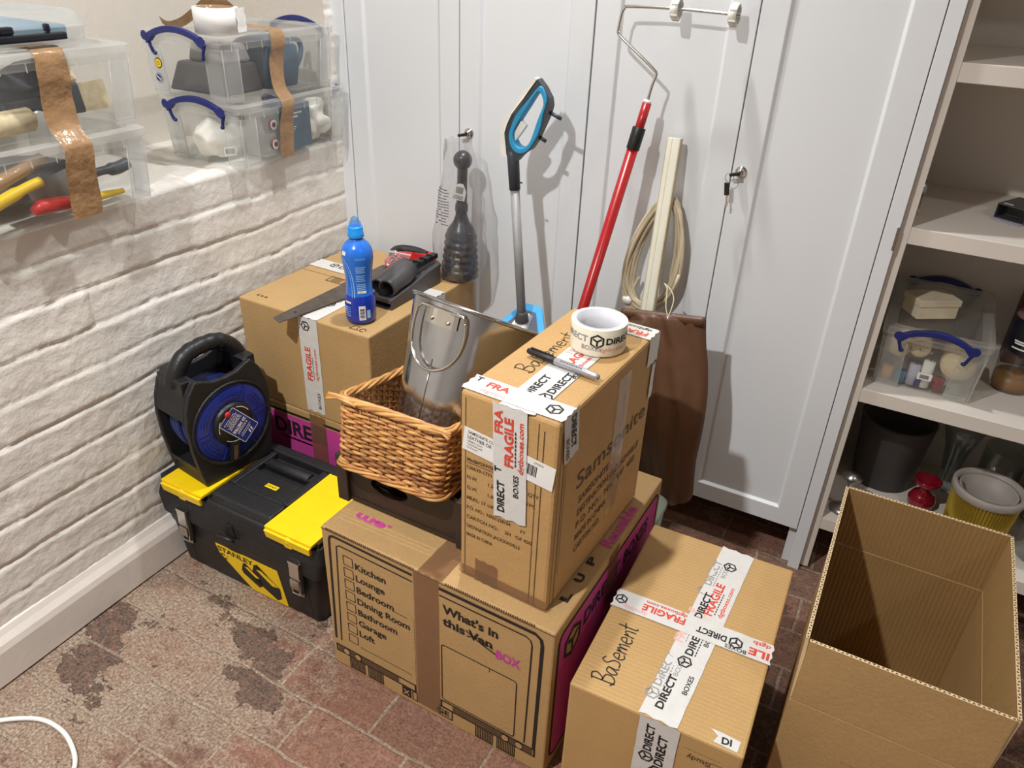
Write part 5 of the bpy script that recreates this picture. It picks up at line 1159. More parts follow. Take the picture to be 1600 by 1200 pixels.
for x, n_ in ((0.880, 0), (0.992, 1)):
    mb = MB(); F = frame(q_(x-0.010, -0.042, 1.2420-(x-0.88)*0.02), (0, 0, 1), (0, 1, 0)) if False else frame(q_(x-0.008, -0.042, 1.2420-(x-0.88)*0.02), (0, 1, 0), (0, 0, 1))
    mb.lathe([(0.0035, -0.002), (0.006, -0.003), (0.0165, 0.0), (0.0195, 0.003), (0.0195, 0.016), (0.0165, 0.016), (0.0165, 0.004), (0.004, 0.003)], 24, 0, F)
    for k in range(6): a_ = k*pi/3; mb.box(-0.0012, 0.0012, 0.0185, 0.0212, 0.003, 0.016, 0, F @ Matrix.Rotation(a_, 4, 'Z'))
    lab(mb.build('roller_end', M_WPL, t), 'white plastic roller end cap')
# cream trunking, cable coil and brown bag
t = thing('trunking', 'cream plastic cable trunking leaning upright on the wardrobe behind the brown bag', 'trunking', (0.928, -0.168, 0.0), (radians(-8.3), radians(-1.2), 0))
mb = MB(); mb.loft([[(p[0], p[1], z) for p in rrect(-0.0140, 0.0140, -0.009, 0.009, 0.003, 3)] for z in (0.003, 1.012)]); mb.build('base_channel', M_CREAM, t)
mb = MB(); mb.box(-0.0035, -0.0028, -0.0096, -0.0088, 0.004, 1.011); mb.box(0.0133, 0.0146, -0.009, 0.009, 0.004, 1.012); mb.box(-0.0146, -0.0133, -0.009, 0.009, 0.004, 1.012); mb.build('clip_ridge', M_CORD, t)
t = thing('cable_coil', 'coil of cream cable hanging behind the trunking against the wardrobe', 'cable', (0.905, -0.020, 0.742))
mb = MB(); pts = []
for k in range(11*28):
    a = 2*pi*k/28; lp = k/28.0
    rx = 0.043+0.0017*lp+0.003*sin(lp*2.4); rz = 0.128+0.006*sin(lp*3.7+1); c = cos(a); s_ = sin(a)
    x = rx*c*(1-0.25*s_)+0.014*s_+0.003*sin(lp*5)
    z = rz*s_+0.005*sin(lp*4)
    pts.append((x-0.004, 0.004-0.0012*lp+0.0035*cos(a*2+lp), z))
mb.tube(pts, 0.0042, 7)
for k in range(3): mb.tube(smooth_path([(-0.062+0.012*k, 0.002, -0.06), (-0.070+0.010*k, -0.003, -0.105), (-0.052+0.012*k, -0.004, -0.138), (-0.030+0.010*k, -0.002, -0.125)], 6), 0.0042, 7)
mb.build('cable_loops', M_CORD, t)
mb = MB(); mb.blob((-0.056, -0.006, -0.118), (0.014, 0.010, 0.012), 0, 2, amp=0.3); lab(mb.build('plug', M_WPL, t), 'white plug at the coil foot')
t = thing('fabric_bag', 'brown nylon drawstring bag hanging in front of the cream trunking', 'bag', (0.99, -0.135, 0.18))
edgeL = [(0.9793, 0.179), (0.963, 0.2145), (0.9487, 0.2959), (0.9343, 0.3917), (0.9199, 0.4876), (0.9055, 0.5834), (0.8854, 0.6313), (0.8739, 0.649)]
edgeR = [(1.1001, 0.2078), (1.102, 0.2288), (1.0953, 0.3151), (1.0967, 0.4013), (1.0934, 0.4876), (1.0819, 0.5642), (1.0694, 0.6169), (1.0598, 0.6735)]
eL = smooth_path([(x, z, 0) for x, z in edgeL], 6); eR = smooth_path([(x, z, 0) for x, z in edgeR], 6); NB = 30
mb = MB()
for s in (1, -1):
    vs = []
    for j in range(len(eL)):
        for i in range(NB+1):
            u = i/NB; p = eL[j].lerp(eR[j], u); v_ = j/(len(eL)-1); k = sin(pi*u)**0.55 if 0 < u < 1 else 0
            bulge = (0.034*(1-v_)**0.5+0.006)*k if v_ < 0.98 else 0.003*k
            fold = 0.009*k*noise.noise(Vector((u*4.2-v_*1.5, v_*3, s)))+0.005*k*noise.noise(Vector((u*9+v_*3, v_*5, 4)))+0.007*k*math.exp(-((u-0.55-0.35*(1-v_))/0.06)**2)*(1 if v_ > 0.3 else 0.4)-0.004*k*math.exp(-((u-0.47)/0.05)**2)*v_
            y = -s*(bulge if s > 0 else bulge*0.5)-(fold if s > 0 else 0)
            vs.append((p.x-0.99, min(y, 0.016), p.y-0.18))
    q = NB+1; fs = [(j*q+i, j*q+i+1, (j+1)*q+i+1, (j+1)*q+i) for j in range(len(eL)-1) for i in range(NB)]
    mb.add(vs, fs if s > 0 else [f[::-1] for f in fs], 0, True)
mb.build('bag_body', M_BAG, t)
mb = MB(); mb.loft([[(eL[-1].lerp(eR[-1], u).x-0.99, y, eL[-1].lerp(eR[-1], u).y-0.18+dz) for y, dz in ((-0.008, -0.020), (-0.009, -0.002), (-0.004, 0.003), (0.003, 0.001), (0.002, -0.02))] for u in [k/20 for k in range(21)]], 0, True, True, True); mb.build('hem', M_BAG, t)
mb = MB(); mb.blob((-0.0081, -0.012, 0.4781), (0.0045, 0.004, 0.0045), 0, 2, amp=0); lab(mb.build('stud', M_CHROME, t), 'silver press stud')
mb = MB()
for s in (-1, 1): mb.tube(smooth_path([(-0.0081, -0.011, 0.4781), (-0.0121+0.006*s, -0.002, 0.4961), (-0.0161+0.008*s, 0.012, 0.5141), (-0.0241+0.004*s, 0.022, 0.5281), (-0.0381, 0.030, 0.5361)], 6), 0.0013, 6)
mb.build('drawstring', M_CORD, t)
# ================================================================== ON THE TALL CARTON
t = thing('tape_roll', 'roll of white DIRECT BOXES printed tape on the tall narrow carton', 'tape roll', (0.968, -0.522, 0.7552))
mb = MB(); R0, R1, TH = 0.0385, 0.0475, 0.048
mb.lathe([(R0, 0.0), (R1, 0.0), (R1, TH), (R0+0.0025, TH)], 56)
lab(mb.build('tape_winding', M_TAPE_ROLL, t, bevel=0.0005), 'cream wound tape')
mb = MB(); mb.lathe([(R0+0.0025, TH+0.0004), (R0, TH+0.0004), (R0, 0.0002), (R0+0.0025, 0.0002)], 56); lab(mb.build('core', M_CORE, t), 'grey cardboard core')
mb = MB()
def bendr(p): a = p[0]/R1-pi/2-0.42; r = R1+0.0006+p[2]; return (r*cos(a), r*sin(a), p[1])
for s0 in (0.036, -0.118, 0.190):
    cube_logo(mb, s0, 0.028, 0.0115, 0, None, 0.0, bendr); mb.text('DIRECT', None, 0, 0.0115, 0.028, x=s0+0.015, y=0.023, width=0.060, bend=bendr)
mb.text('DIRECT', None, 2, 0.0115, 0.02, x=-0.036, y=0.025, width=0.056, bend=bendr)
mb.text('BOXES', None, 2, 0.0085, 0.01, x=0.010, y=0.011, width=0.034, bend=bendr); mb.text('dgtboxes.com', None, 3, 0.008, 0.008, x=0.040, y=0.010, width=0.07, bend=bendr); mb.text('FRAGILE', None, 3, 0.0125, 0.02, x=-0.10, y=0.010, width=0.07, bend=bendr)
lab(mb.build('tape_print', [M_PEN, M_RED, M_GREYG, M_REDG], t), 'black and red print round the roll')
mb = MB(); F = frame((0.040, 0.028, 0.022), (1, 0.35, -0.25), (0, -0.35*0, 1)); F = frame((0.0405, 0.022, 0.003), (0.85, 0.5, 0.0), (0, 0, 1)); tape_strip(mb, F, 0.028, 0.044, 0, amp=0.003, seed=77); mb.build('loose_end', M_TAPEC, t)
t = thing('marker_pen', 'black and silver marker pen lying on the tall narrow carton', 'marker pen', (0.951, -0.628, 0.7555+0.0062), (0, 0, radians(-9)))
F = frame((-0.066, 0, 0), (0, 0, 1), (0, -1, 0)); F = frame((-0.068, 0, 0), (0, 1, 0), (0, 0, 1))
mb = MB(); mb.lathe([(0.0, 0.0), (0.0042, 0.0), (0.0052, 0.004), (0.0060, 0.030), (0.0063, 0.054), (0.0058, 0.0545)], 20, 0, F); mb.box(-0.001, 0.001, 0.0055, 0.0085, 0.006, 0.050, 0, F); lab(mb.build('cap', M_PEN, t), 'black clip cap')
mb = MB(); mb.lathe([(0.0058, 0.054), (0.0061, 0.058), (0.0061, 0.110), (0.0052, 0.132), (0.0042, 0.137), (0.0, 0.1375)], 20, 0, F); mb.build('barrel', M_SILV, t)
mb = MB(); Fp = frame((-0.002, -0.0029, 0.0055), (1, 0, 0), (0, 0.88, 0.47)); 
for k in range(10): mb.rect(k*0.0042, -0.0008, k*0.0042+0.003, 0.0010, 0, Fp)
mb.build('barrel_print', M_INK, t)
# pale tub behind the boxes, and the cable on the floor
t = thing('plastic_tub', 'pale translucent plastic tub on the floor behind the large moving box', 'tub', (0.965, -0.268, 0.0))
mb = MB(); mb.loft([[(p[0], p[1], z) for p in rrect(-0.085-e, 0.085+e, -0.085*0.3-e, 0.05+e, 0.02, 4)] for z, e in ((0.0, 0), (0.002, 0.002), (0.235, 0.012))], 0, True, False, True); mb.add([(p[0], p[1], 0.002) for p in rrect(-0.085, 0.085, -0.025, 0.05, 0.02, 4)], [tuple(range(20))]); mb.build('tub_body', M_PALEG, t, solid=0.0015)
mb = MB(); mb.loft([[(p[0], p[1], z) for p in rrect(-0.085-e, 0.085+e, -0.0255-e, 0.05+e, 0.025, 4)] for z, e in ((0.228, 0.016), (0.240, 0.017), (0.246, 0.012))], 0, True, True, True); mb.build('tub_lid', M_PALEG, t)
mb = MB(); cp = smooth_path([(-0.25, -1.42, 0.006) if False else (0.0, -1.30, 0.006), (0.045, -1.252, 0.006), (0.090, -1.215, 0.006), (0.135, -1.194, 0.006), (0.190, -1.192, 0.006), (0.240, -1.207, 0.006), (0.272, -1.228, 0.006), (0.292, -1.262, 0.006), (0.30, -1.32, 0.006), (0.29, -1.40, 0.006), (0.25, -1.50, 0.006)], 8)
mb.tube([Vector((p.x+0.03, p.y, p.z)) for p in cp], 0.0045, 10); tag(mb.build('power_cable', M_WPL), 'white cable looped on the brick floor in the near corner', 'cable')
# ================================================================== CLEAR STORAGE BOXES
def storage_box(label, L, W, H, loc, rz, handles=(0,), badges=False, group='clear plastic storage boxes'):
    t = thing('storage_box', label, 'storage box', loc, (0, 0, rz), group)
    mb = MB(); i0, i1 = 0.016, 0.009; zt = H-0.028
    R_ = lambda e, z: [(p[0], p[1], z) for p in rrect(e, L-e, e, W-e, 0.014, 4)]
    mb.loft([R_(i0+0.004, 0.002), R_(i0, 0.006), R_(i1, zt)], 0, True, False, True)
    mb.add(R_(i0+0.004, 0.002), [tuple(range(20))], 0)
    mb.build('box_shell', M_BOX, t)
    mb = MB()    # frosted corner columns, foot band and rim band
    for cx, sx in ((0, 1), (L, -1)):
        for cy, sy in ((0, 1), (W, -1)):
            def col(e, z, w_=0.045, w2=0.05): return [(cx+sx*(e+w_), cy+sy*(e-0.0005), z), (cx+sx*(e+0.008), cy+sy*(e-0.0005), z), (cx+sx*(e-0.0005), cy+sy*(e+0.008), z), (cx+sx*(e-0.0005), cy+sy*(e+w2), z)]
            mb.loft([col(i0-0.006, 0.003), col(i1-0.005, zt)], 0, False, False)
            for f in (0, 3):
                a, b_ = Vector(col(i0-0.006, 0.006)[f]), Vector(col(i1-0.005, zt)[f]); mb.tube([a, b_], 0.0011, 5)
            a, b_ = Vector(col(i0-0.007, 0.006)[1]), Vector(col(i1-0.006, zt)[1]); mb.tube([a.lerp(Vector(col(i0-0.007, 0.006)[2]), 0.5), b_.lerp(Vector(col(i1-0.006, zt)[2]), 0.5)], 0.0014, 5)
            mb.tube([Vector(p) for p in col(i0-0.006, 0.012)], 0.0011, 5)
    mb.loft([R_(0.005, zt-0.002), R_(0.003, zt+0.012)], 0, True, False)
    for k in range(int(L/0.045)):
        for y in (0.002, W-0.002): mb.box(0.03+k*0.045, 0.031+k*0.045, y-0.001, y+0.001, zt-0.004, zt+0.011)
    mb.build('frosted_ribs', M_BOXRIB, t)
    mb = MB(); mb.loft([R_(-0.001, zt+0.011), R_(-0.001, H-0.004), R_(0.003, H-0.001)], 0, True, False); mb.loft([R_(0.003, H-0.001), R_(0.020, H-0.001), R_(0.023, H-0.006)], 0, True, False)
    mb.add(R_(0.023, H-0.006), [tuple(range(20))], 1)
    lab(mb.build('lid', [M_BOXRIB, M_BOX], t), 'clear clip-on lid')
    for h in handles:
        mb = MB(); X0, s = (0, -1) if h == 0 else (L, 1)
        y0, y1 = W*0.16, W*0.84; top = []; bot = []; N = 14
        for k in range(N+1):
            u = k/N; y = y0+(y1-y0)*u; a = 4*u*(1-u); top.append((y, H-0.010+0.022*a)); bot.append((y, H-0.022+0.021*a-(0.006 if (k in (0, 1, N-1, N)) else 0)))
        Fx = frame((X0+s*0.003, 0, 0), (0, 1, 0), (0, 0, 1)); mb.prism((top+bot[::-1])[::-1] if False else top[::-1]+bot, 0.011*1.0, 0, Fx @ Matrix.Translation((0, 0, 0.0 if s > 0 else -0.011)))
        for y in (y0, y1):
            d = 0.010 if y == y0 else -0.010
            mb.disc(y, H-0.012, 0.010, 14, 0, Fx, 0.0115 if s > 0 else -0.0115)
            mb.tube([(X0+s*0.006, y, H-0.018), (X0+s*0.007, y+d*0.6, H-0.034), (X0+s*0.005, y+d, H-0.046)], [0.0045, 0.0038, 0.004], 8); mb.blob((X0+s*0.004, y+d*1.2, H-0.047), (0.0045, 0.0055, 0.0045), 0, 2, amp=0)
        lab(mb.build('handle', M_NAVY, t, bevel=0.0015), 'navy blue clip handle')
    if badges:
        mb = MB(); Fx = frame((0.009, 0, 0), (0, -1, 0), (0, 0, 1)); 
        mb.disc(-W+0.045, H*0.50, 0.011, 20, 2, Fx, 0.004); mb.disc(-W+0.045, H*0.50, 0.009, 20, 0, Fx, 0.0045); mb.disc(-W+0.045, H*0.50, 0.004, 14, 2, Fx, 0.005, r2=0.003)
        mb.disc(-W+0.040, H*0.28, 0.010, 20, 1, Fx, 0.005); mb.stroke([(-W+0.035, H*0.28+0.004), (-W+0.040, H*0.28), (-W+0.045, H*0.28-0.004)], 0.003, 3, Fx, False, 0.0056); mb.disc(-W+0.040, H*0.28, 0.0088, 20, 3, Fx, 0.0056, r2=0.0078)
        lab(mb.build('badge', [M_YEL, M_NAVY, M_INK, M_LABEL], t), 'small round yellow and blue stickers')
    return t
def tape_band(t, y0, pts, wd, name='brown_tape', lbl='wrinkled brown parcel tape', sk=0.0):
    """band of parcel tape over the front of the stack; pts in the box's own (front offset, height), running down"""
    mb = MB(); P = smooth_path([(p[0], p[1], 0) for p in pts], 4); NW = 8; vs = []
    for i, p in enumerate(P):
        f = i/(len(P)-1)
        for j in range(NW+1):
            u = j/NW; ww = wd*(1-0.12*sin(f*7)**2); x = y0+sk*f+(u-0.5)*ww+0.003*noise.noise(Vector((f*8, j, 2)))*(1 if j in (0, NW) else 0.3)
            wr_ = 0.0030*noise.noise(Vector((u*4.5, f*9, y0*10)))+0.0016*noise.noise(Vector((u*11, f*22, 3)))
            vs.append((x, p.x-0.0022-abs(wr_) if pts[0][0] < 0.08 else p.x, p.y+(abs(wr_) if p.x > 0.01 else 0)))
    q = NW+1; mb.add(vs, [(i*q+j, i*q+j+1, (i+1)*q+j+1, (i+1)*q+j) for i in range(len(P)-1) for j in range(NW)], 0, True)
    return lab(mb.build(name, M_TAPEBR, t), lbl)
HS = 0.138; ZL = 0.8755
def inside(loc, rz, p):     # a point given in a box's own coordinates, as a world location
    return Vector(loc)+Matrix.Rotation(rz, 3, 'Z') @ Vector(p)
# right-hand pair
LA, RA = (0.056, -0.392, ZL), radians(91.5)
LB, RB_ = (0.040, -0.402, ZL+HS+0.001), radians(91.0)
sA = storage_box('lower clear storage box with navy handle on the ledge, holding white cloths', 0.365, 0.245, HS, LA, RA, (0, 1))
sB = storage_box('upper clear storage box with navy handle and round stickers, carrying the white-sided tape roll', 0.365, 0.245, HS, LB, RB_, (0, 1), True)
tape_band(sB, 0.168, [(0.19, HS+0.0025), (0.12, HS+0.0025), (0.03, HS+0.0025), (0.004, HS+0.001), (-0.004, HS-0.010), (-0.004, HS-0.03), (0.003, HS-0.05), (0.006, 0.06), (0.002, 0.02), (-0.016, -0.006), (-0.018, -0.026), (-0.010, -0.06), (-0.006, -0.10), (-0.003, -0.135)], 0.046, sk=-0.012)
LU, RU = LB, RB_
c = inside(LU, RU, (0.030, 0.125, 0.0105)); t = thing('tool_case', 'dark grey tool case inside the upper clear box with the navy handle', 'tool case', c, (0, 0, RU))
mb = MB(); mb.hexa([(0, -0.085, 0), (0.12, -0.085, 0), (0.12, 0.085, 0), (0, 0.085, 0)], [(0.012, -0.080, 0.062), (0.11, -0.080, 0.062), (0.11, 0.060, 0.062), (0.012, 0.060, 0.062)]); mb.build('case_body', M_GREYD, t, bevel=0.006)
mb = MB(); mb.hexa([(0.030, -0.070, 0.0625), (0.108, -0.070, 0.0625), (0.108, 0.045, 0.0625), (0.030, 0.045, 0.0625)], [(0.034, -0.062, 0.100), (0.10, -0.062, 0.100), (0.10, 0.035, 0.100), (0.034, 0.035, 0.100)]); mb.build('case_lid', M_GREYG, t, bevel=0.006)
c = inside(LU, RU, (0.165, 0.095, 0.0105)); t = thing('watering_jug', 'grey-blue plastic jug with looped handle inside the upper clear box', 'jug', c, (0, 0, RU))
mb = MB(); mb.loft([[(p[0], p[1], z) for p in rrect(0-e, 0.105+e, -0.060-e, 0.060+e, 0.02, 4)] for z, e in ((0, 0), (0.05, 0.006), (0.085, 0.004), (0.100, -0.012), (0.108, -0.03))], 0, True, True, True); mb.build('jug_body', M_BOOK, t)
mb = MB(); mb.tube(smooth_path([(0.100, -0.02, 0.022), (0.135, -0.02, 0.030), (0.160, -0.02, 0.066), (0.150, -0.02, 0.092), (0.112, -0.02, 0.094)], 6), 0.006, 8); mb.build('jug_handle', M_BOOK, t)
def cloth_bundle(name, label, cat, c, r, seed, m=M_CLOTHW, amp=0.35, kids=None):
    t = thing(name, label, cat, c); mb = MB(); mb.blob((0, 0, r[2]*0.92), r, 0, 4, seed, amp)
    for k, v in enumerate(mb.v): v.z = max(v.z+0.004*noise.noise(Vector((v.x*60, v.y*60, v.z*60+seed))), 0.0); v.x += 0.004*noise.noise(Vector((v.x*50, v.z*50, seed))); v.x = max(-r[0]*1.05, min(r[0]*1.05, v.x)); v.y = max(-r[1]*1.05, min(r[1]*1.05, v.y)); v.z = min(v.z, r[2]*2)
    mb.build('folded_cloth', m, t); return t
cb = cloth_bundle('wipes_pack', 'white cloth pack with barcode at the left end of the lower navy-handled box', 'cloth', inside(LA, RA, (0.056, 0.120, 0.0105)), (0.034, 0.072, 0.050), 2.0, amp=0.18)
mb = MB(); F = frame((0.030, -0.077, 0.030), (0.95, 0.3, 0), (0, 0.1, 1)); F = frame((0.036, -0.072, 0.016), (0.25, 1, 0) if False else (1, 0, 0), (0, 0, 1))
F = frame((0.045, -0.040, 0.012), (0.6, 0.8, 0), (0, 0, 1)); mb.rect(0, 0, 0.026, 0.020, 0, F)
for k in range(8): mb.rect(0.003+k*0.0026, 0.004, 0.0045+k*0.0026, 0.016, 1, F @ Matrix.Translation((0, 0, 0.0006)))
mb.build('barcode', [M_LABEL, M_INK], cb)
for k in range(2):
    c = inside(LA, RA, (0.118, 0.05+0.09*k, 0.0105)); t = thing('paint_tube_case', ('clear case of red-capped tubes at the front of the lower navy-handled box', 'clear case of red-capped tubes at the back of the lower navy-handled box')[k], 'case', c, (0, 0, RA))
    mb = MB(); mb.box(-0.024, 0.028, -0.026, 0.034, 0, 0.102); mb.build('case_shell', M_BOXRIB, t, bevel=0.003)
    for z in (0.026, 0.070):
        mb = MB(); mb.tube([(0.003, -0.029, z), (0.003, -0.020, z)], 0.0125, 14); mb.build('red_cap', M_RGLASS, t); mb = MB(); F = frame((0.003, -0.0295, z), (1, 0, 0), (0, 0, 1)); mb.disc(0, 0, 0.0115, 18, 0, F, 0.0006, r2=0.006); mb.build('white_ring', M_LABEL, t)
c = inside(LA, RA, (0.155, 0.030, 0.0105)); t = thing('card_box', 'dark blue card packet with white text in the lower navy-handled box', 'packet', c, (0, 0, RA))
mb = MB(); mb.box(0, 0.105, 0, 0.022, 0, 0.102); mb.build('packet', M_BOOK, t, bevel=0.001)
mb = MB(); F = frame((0.008, -0.0006, 0.0), (1, 0, 0), (0, 0, 1))
for k, (y, a, b_, h) in enumerate(((0.080, 0.004, 0.066, 0.004), (0.072, 0.008, 0.052, 0.004), (0.060, 0.022, 0.030, 0.003), (0.050, 0.004, 0.044, 0.002), (0.045, 0.012, 0.040, 0.002), (0.040, 0.010, 0.036, 0.002))):
    x = a
    while x < b_: d = random.uniform(0.004, 0.010); mb.rect(x, y, min(x+d, b_), y+h, 0, F); x += d+0.0015
mb.build('packet_print', M_LABEL, t)
cloth_bundle('white_cloth', 'crumpled white cloth at the pier end of the lower navy-handled box', 'cloth', inside(LA, RA, (0.308, 0.070, 0.0105)), (0.034, 0.048, 0.050), 7.0, amp=0.55)
cloth_bundle('blue_cloth', 'dark blue cloth behind the white one in the lower navy-handled box', 'cloth', inside(LA, RA, (0.300, 0.170, 0.0105)), (0.040, 0.042, 0.052), 9.0, M_NAVY, 0.4)
# roll of tape on top
c = inside(LB, RB_, (0.0, 0.0, HS)); t = thing('tape_roll', 'white-sided parcel tape roll with a curling brown strand, on the upper clear box', 'tape roll', (0.008, -0.425+0.0, ZL+2*HS+0.0025), (0, 0, 0.3))
t.location = (-0.016, -0.352, ZL+2*HS+0.0025)
mb = MB(); mb.lathe([(0.0375, 0), (0.046, 0), (0.046, 0.048), (0.0375, 0.048)], 44); lab(mb.build('roll_label', M_LABEL, t), 'white paper side'); mb = MB(); mb.lathe([(0.0374, 0.0482), (0.034, 0.0482), (0.034, 0.0), (0.0374, 0.0)], 44); mb.build('core', M_TAPEBR, t)
mb = MB(); 
for a0 in (0.5, 1.6, 2.9): mb.add([(0.0338*cos(a0+k*0.12), 0.0338*sin(a0+k*0.12), z) for z in (0.02, 0.04) for k in range(5)], [(k+1, k, 5+k, 6+k) for k in range(4)], 0 if a0 != 1.6 else 1)
mb.build('core_print', [M_INK, M_RED], t)
mb = MB(); sp = smooth_path([(0.0, 0.046, 0.046) if False else (-0.005, 0.0455, 0.035), (-0.035, 0.030, 0.050), (-0.052, 0.0, 0.056), (-0.064, -0.030, 0.034), (-0.080, -0.060, 0.012), (-0.098, -0.085, 0.004), (-0.110, -0.100, 0.014)], 6); vs = []
for i, p in enumerate(sp):
    f = i/(len(sp)-1); ww = 0.022*(1-0.35*f); vs += [p+Vector((0.35, -0.3, 0.9)).normalized()*ww*0.6, p-Vector((0.35, -0.3, 0.9)).normalized()*ww*0.6]
mb.add(vs, [(2*i, 2*i+1, 2*i+3, 2*i+2) for i in range(len(sp)-1)], 0, True); t_ = mb.build('loose_strand', M_TAPEBR, t); t_.rotation_euler = (0, 0, -0.9)
for v in t_.data.vertices: v.co.z = max(v.co.z, 0.0008)
mb = MB(); tape_strip(mb, frame((0.046, 0.0, 0.0006), (0.1, 0.99, 0), (0, 0, 1)), 0.03, 0.047, 0, amp=0.002, seed=91); mb.build('loose_end', M_LABEL, t)
# left-hand pair
LC, RC = (0.068, -1.165, ZL), radians(90.6); LD, RD = (0.046, -1.165, ZL+0.143), radians(90)
sC = storage_box('lower clear storage box of tools and cloths on the ledge, taped to the one above', 0.535, 0.30, 0.142, LC, RC, (), False)
sD = storage_box('upper clear storage box of paint brushes on the ledge under the clear organiser case', 0.548, 0.30, 0.142, LD, RD, (), False)
tape_band(sD, 0.386, [(0.06, 0.1445), (0.03, 0.1445), (0.004, 0.143), (-0.004, 0.130), (-0.003, 0.10), (0.004, 0.06), (0.0, 0.02), (-0.020, -0.004), (-0.024, -0.02), (-0.018, -0.06), (-0.012, -0.10), (-0.010, -0.138)], 0.060, sk=-0.005)
t = thing('organiser_case', 'clear flat organiser case with black handle on top of the left storage boxes', 'organiser case', (0.030, -1.16, ZL+0.286), (0, 0, radians(90.5)))
mb = MB(); R_ = lambda e, z, r=0.03: [(p[0], p[1], z) for p in rrect(e, 0.485-e, e, 0.27-e, r, 5)]
mb.loft([R_(0.006, 0.0), R_(0.0, 0.006), R_(0.0, 0.026), R_(-0.004, 0.027), R_(-0.004, 0.031), R_(0.001, 0.032), R_(0.002, 0.046), R_(0.012, 0.054)], 0, True, True, True); mb.build('case_shell', M_BOXRIB, t)
mb = MB(); mb.box(0.30, 0.425, -0.020, -0.004, 0.012, 0.024); mb.box(0.315, 0.340, -0.012, 0.002, 0.024, 0.036); mb.box(0.395, 0.403, -0.012, 0.0, 0.024, 0.037); lab(mb.build('handle', M_NIGHT, t, bevel=0.003), 'black handle and latch')
for k in range(3):
    mb = MB(); mb.box(0.03+k*0.15, 0.16+k*0.15, 0.03, 0.22, 0.008, 0.022+0.004*k); mb.build('compartment', (M_CLOTHW, M_LABEL, M_BLUEB)[k], t, bevel=0.004)
def brush(label, loc, rot, m=M_SLATE):
    t = thing('paint_brush', label, 'paint brush', loc, rot, 'paint brushes in the upper left clear box'); mb = MB(); mb.loft([[(x, p[0], p[1]) for p in rrect(-w_, w_, -h, h, min(w_, h)*0.5, 3)] for x, w_, h in ((-0.10, 0.008, 0.006), (-0.05, 0.010, 0.007), (-0.02, 0.020, 0.009), (0.0, 0.026, 0.010), (0.032, 0.026, 0.011))], smooth=False); mb.build('brush_handle', m, t)
    for q in range(5):
        mb = MB(); z = -0.008+q*0.004; mb.loft([[(0.032, -0.024, z-0.0016), (0.032, 0.024, z-0.0016), (0.032, 0.024, z+0.0016), (0.032, -0.024, z+0.0016)], [(0.082, -0.026, z*1.3-0.0018), (0.084, 0.026, z*1.3-0.0018), (0.084, 0.026, z*1.3+0.0016), (0.082, -0.026, z*1.3+0.0016)]]); mb.build('bristles', M_BRISTLE, t)
brush('thick grey-handled paint brush with splayed cream bristles, in the upper left box', inside(LD, RD, (0.430, 0.060, 0.050)), (radians(80), 0, RD))
brush('paint brush lying higher behind the tape in the upper left box', inside(LD, RD, (0.400, 0.115, 0.085)), (radians(60), radians(-8), RD-0.3), M_CLOTHG)
cloth_bundle('grey_cloth', 'dark grey-blue cloth filling the upper left clear box', 'cloth', inside(LD, RD, (0.29, 0.185, 0.0105)), (0.10, 0.19, 0.034), 3.0, M_CLOTHG, 0.12)
for k, (x, z) in enumerate(((0.345, 0.030), (0.205, 0.024))):
    t = thing('roller_sleeve', ('cream paint roller sleeve beside the tape in the upper left box', 'cream roller sleeve at the picture edge in the upper left box')[k], 'roller sleeve', inside(LD, RD, (x-0.05, 0.042, z)), (0, 0, RD+0.1))
    mb = MB(); mb.tube([(-0.06, 0, 0.0), (-0.055, 0, 0), (0.06, 0, 0.0), (0.066, 0, 0)], [0.014, 0.020, 0.020, 0.013], 16); mb.build('sleeve', M_BRISTLE, t)
cloth_bundle('grey_cloth', 'dark cloth filling the lower left clear box', 'cloth', inside(LC, RC, (0.28, 0.185, 0.0105)), (0.10, 0.20, 0.042), 5.0, M_CLOTHG, 0.12)
t = thing('pruning_saw', 'yellow handled tool lying in the lower left clear box', 'tool', inside(LC, RC, (0.265, 0.040, 0.055)), (0, radians(-16), RC+0.05)); mb = MB(); mb.tube(smooth_path([(-0.10, 0, -0.01), (-0.04, 0, 0.004), (0.03, 0, 0.004), (0.07, 0, 0.0)], 5), [0.011]*10+[0.009]*6, 10); lab(mb.build('tool_handle', M_YEL, t), 'yellow handle'); mb = MB(); mb.tube([(-0.02, 0.012, 0.028), (0.10, 0.012, 0.026)], 0.012, 8); mb.build('tool_head', M_TAPEBR, t)
t = thing('trowel', 'black long handled trowel by the tape in the lower left clear box', 'trowel', inside(LC, RC, (0.470, 0.050, 0.062)), (0, radians(-4), RC)); mb = MB(); mb.tube(smooth_path([(-0.07, 0, 0), (-0.02, 0, 0.004), (0.02, 0, 0.0), (0.044, 0, 0.003)], 5), [0.008]*8+[0.012]*8, 10); mb.build('trowel_handle', M_SLATE, t); mb = MB(); mb.prism([(-0.16, -0.02), (-0.07, -0.03), (-0.07, 0.03), (-0.16, 0.02)], 0.002, 0, frame((0, 0.002, -0.004), (1, 0, 0), (0, 0.3, 1))); mb.build('trowel_blade', M_STEEL, t)
t = thing('red_grip', 'small red plastic handle behind the tape in the lower left clear box', 'tool', inside(LC, RC, (0.335, 0.034, 0.030)), (0, 0, RC)); mb = MB(); mb.tube([(-0.035, 0, 0.0), (-0.02, 0, 0.004), (0.03, 0, 0.0), (0.05, 0, -0.004)], [0.008, 0.013, 0.012, 0.006], 10); mb.build('grip', M_REDP, t)
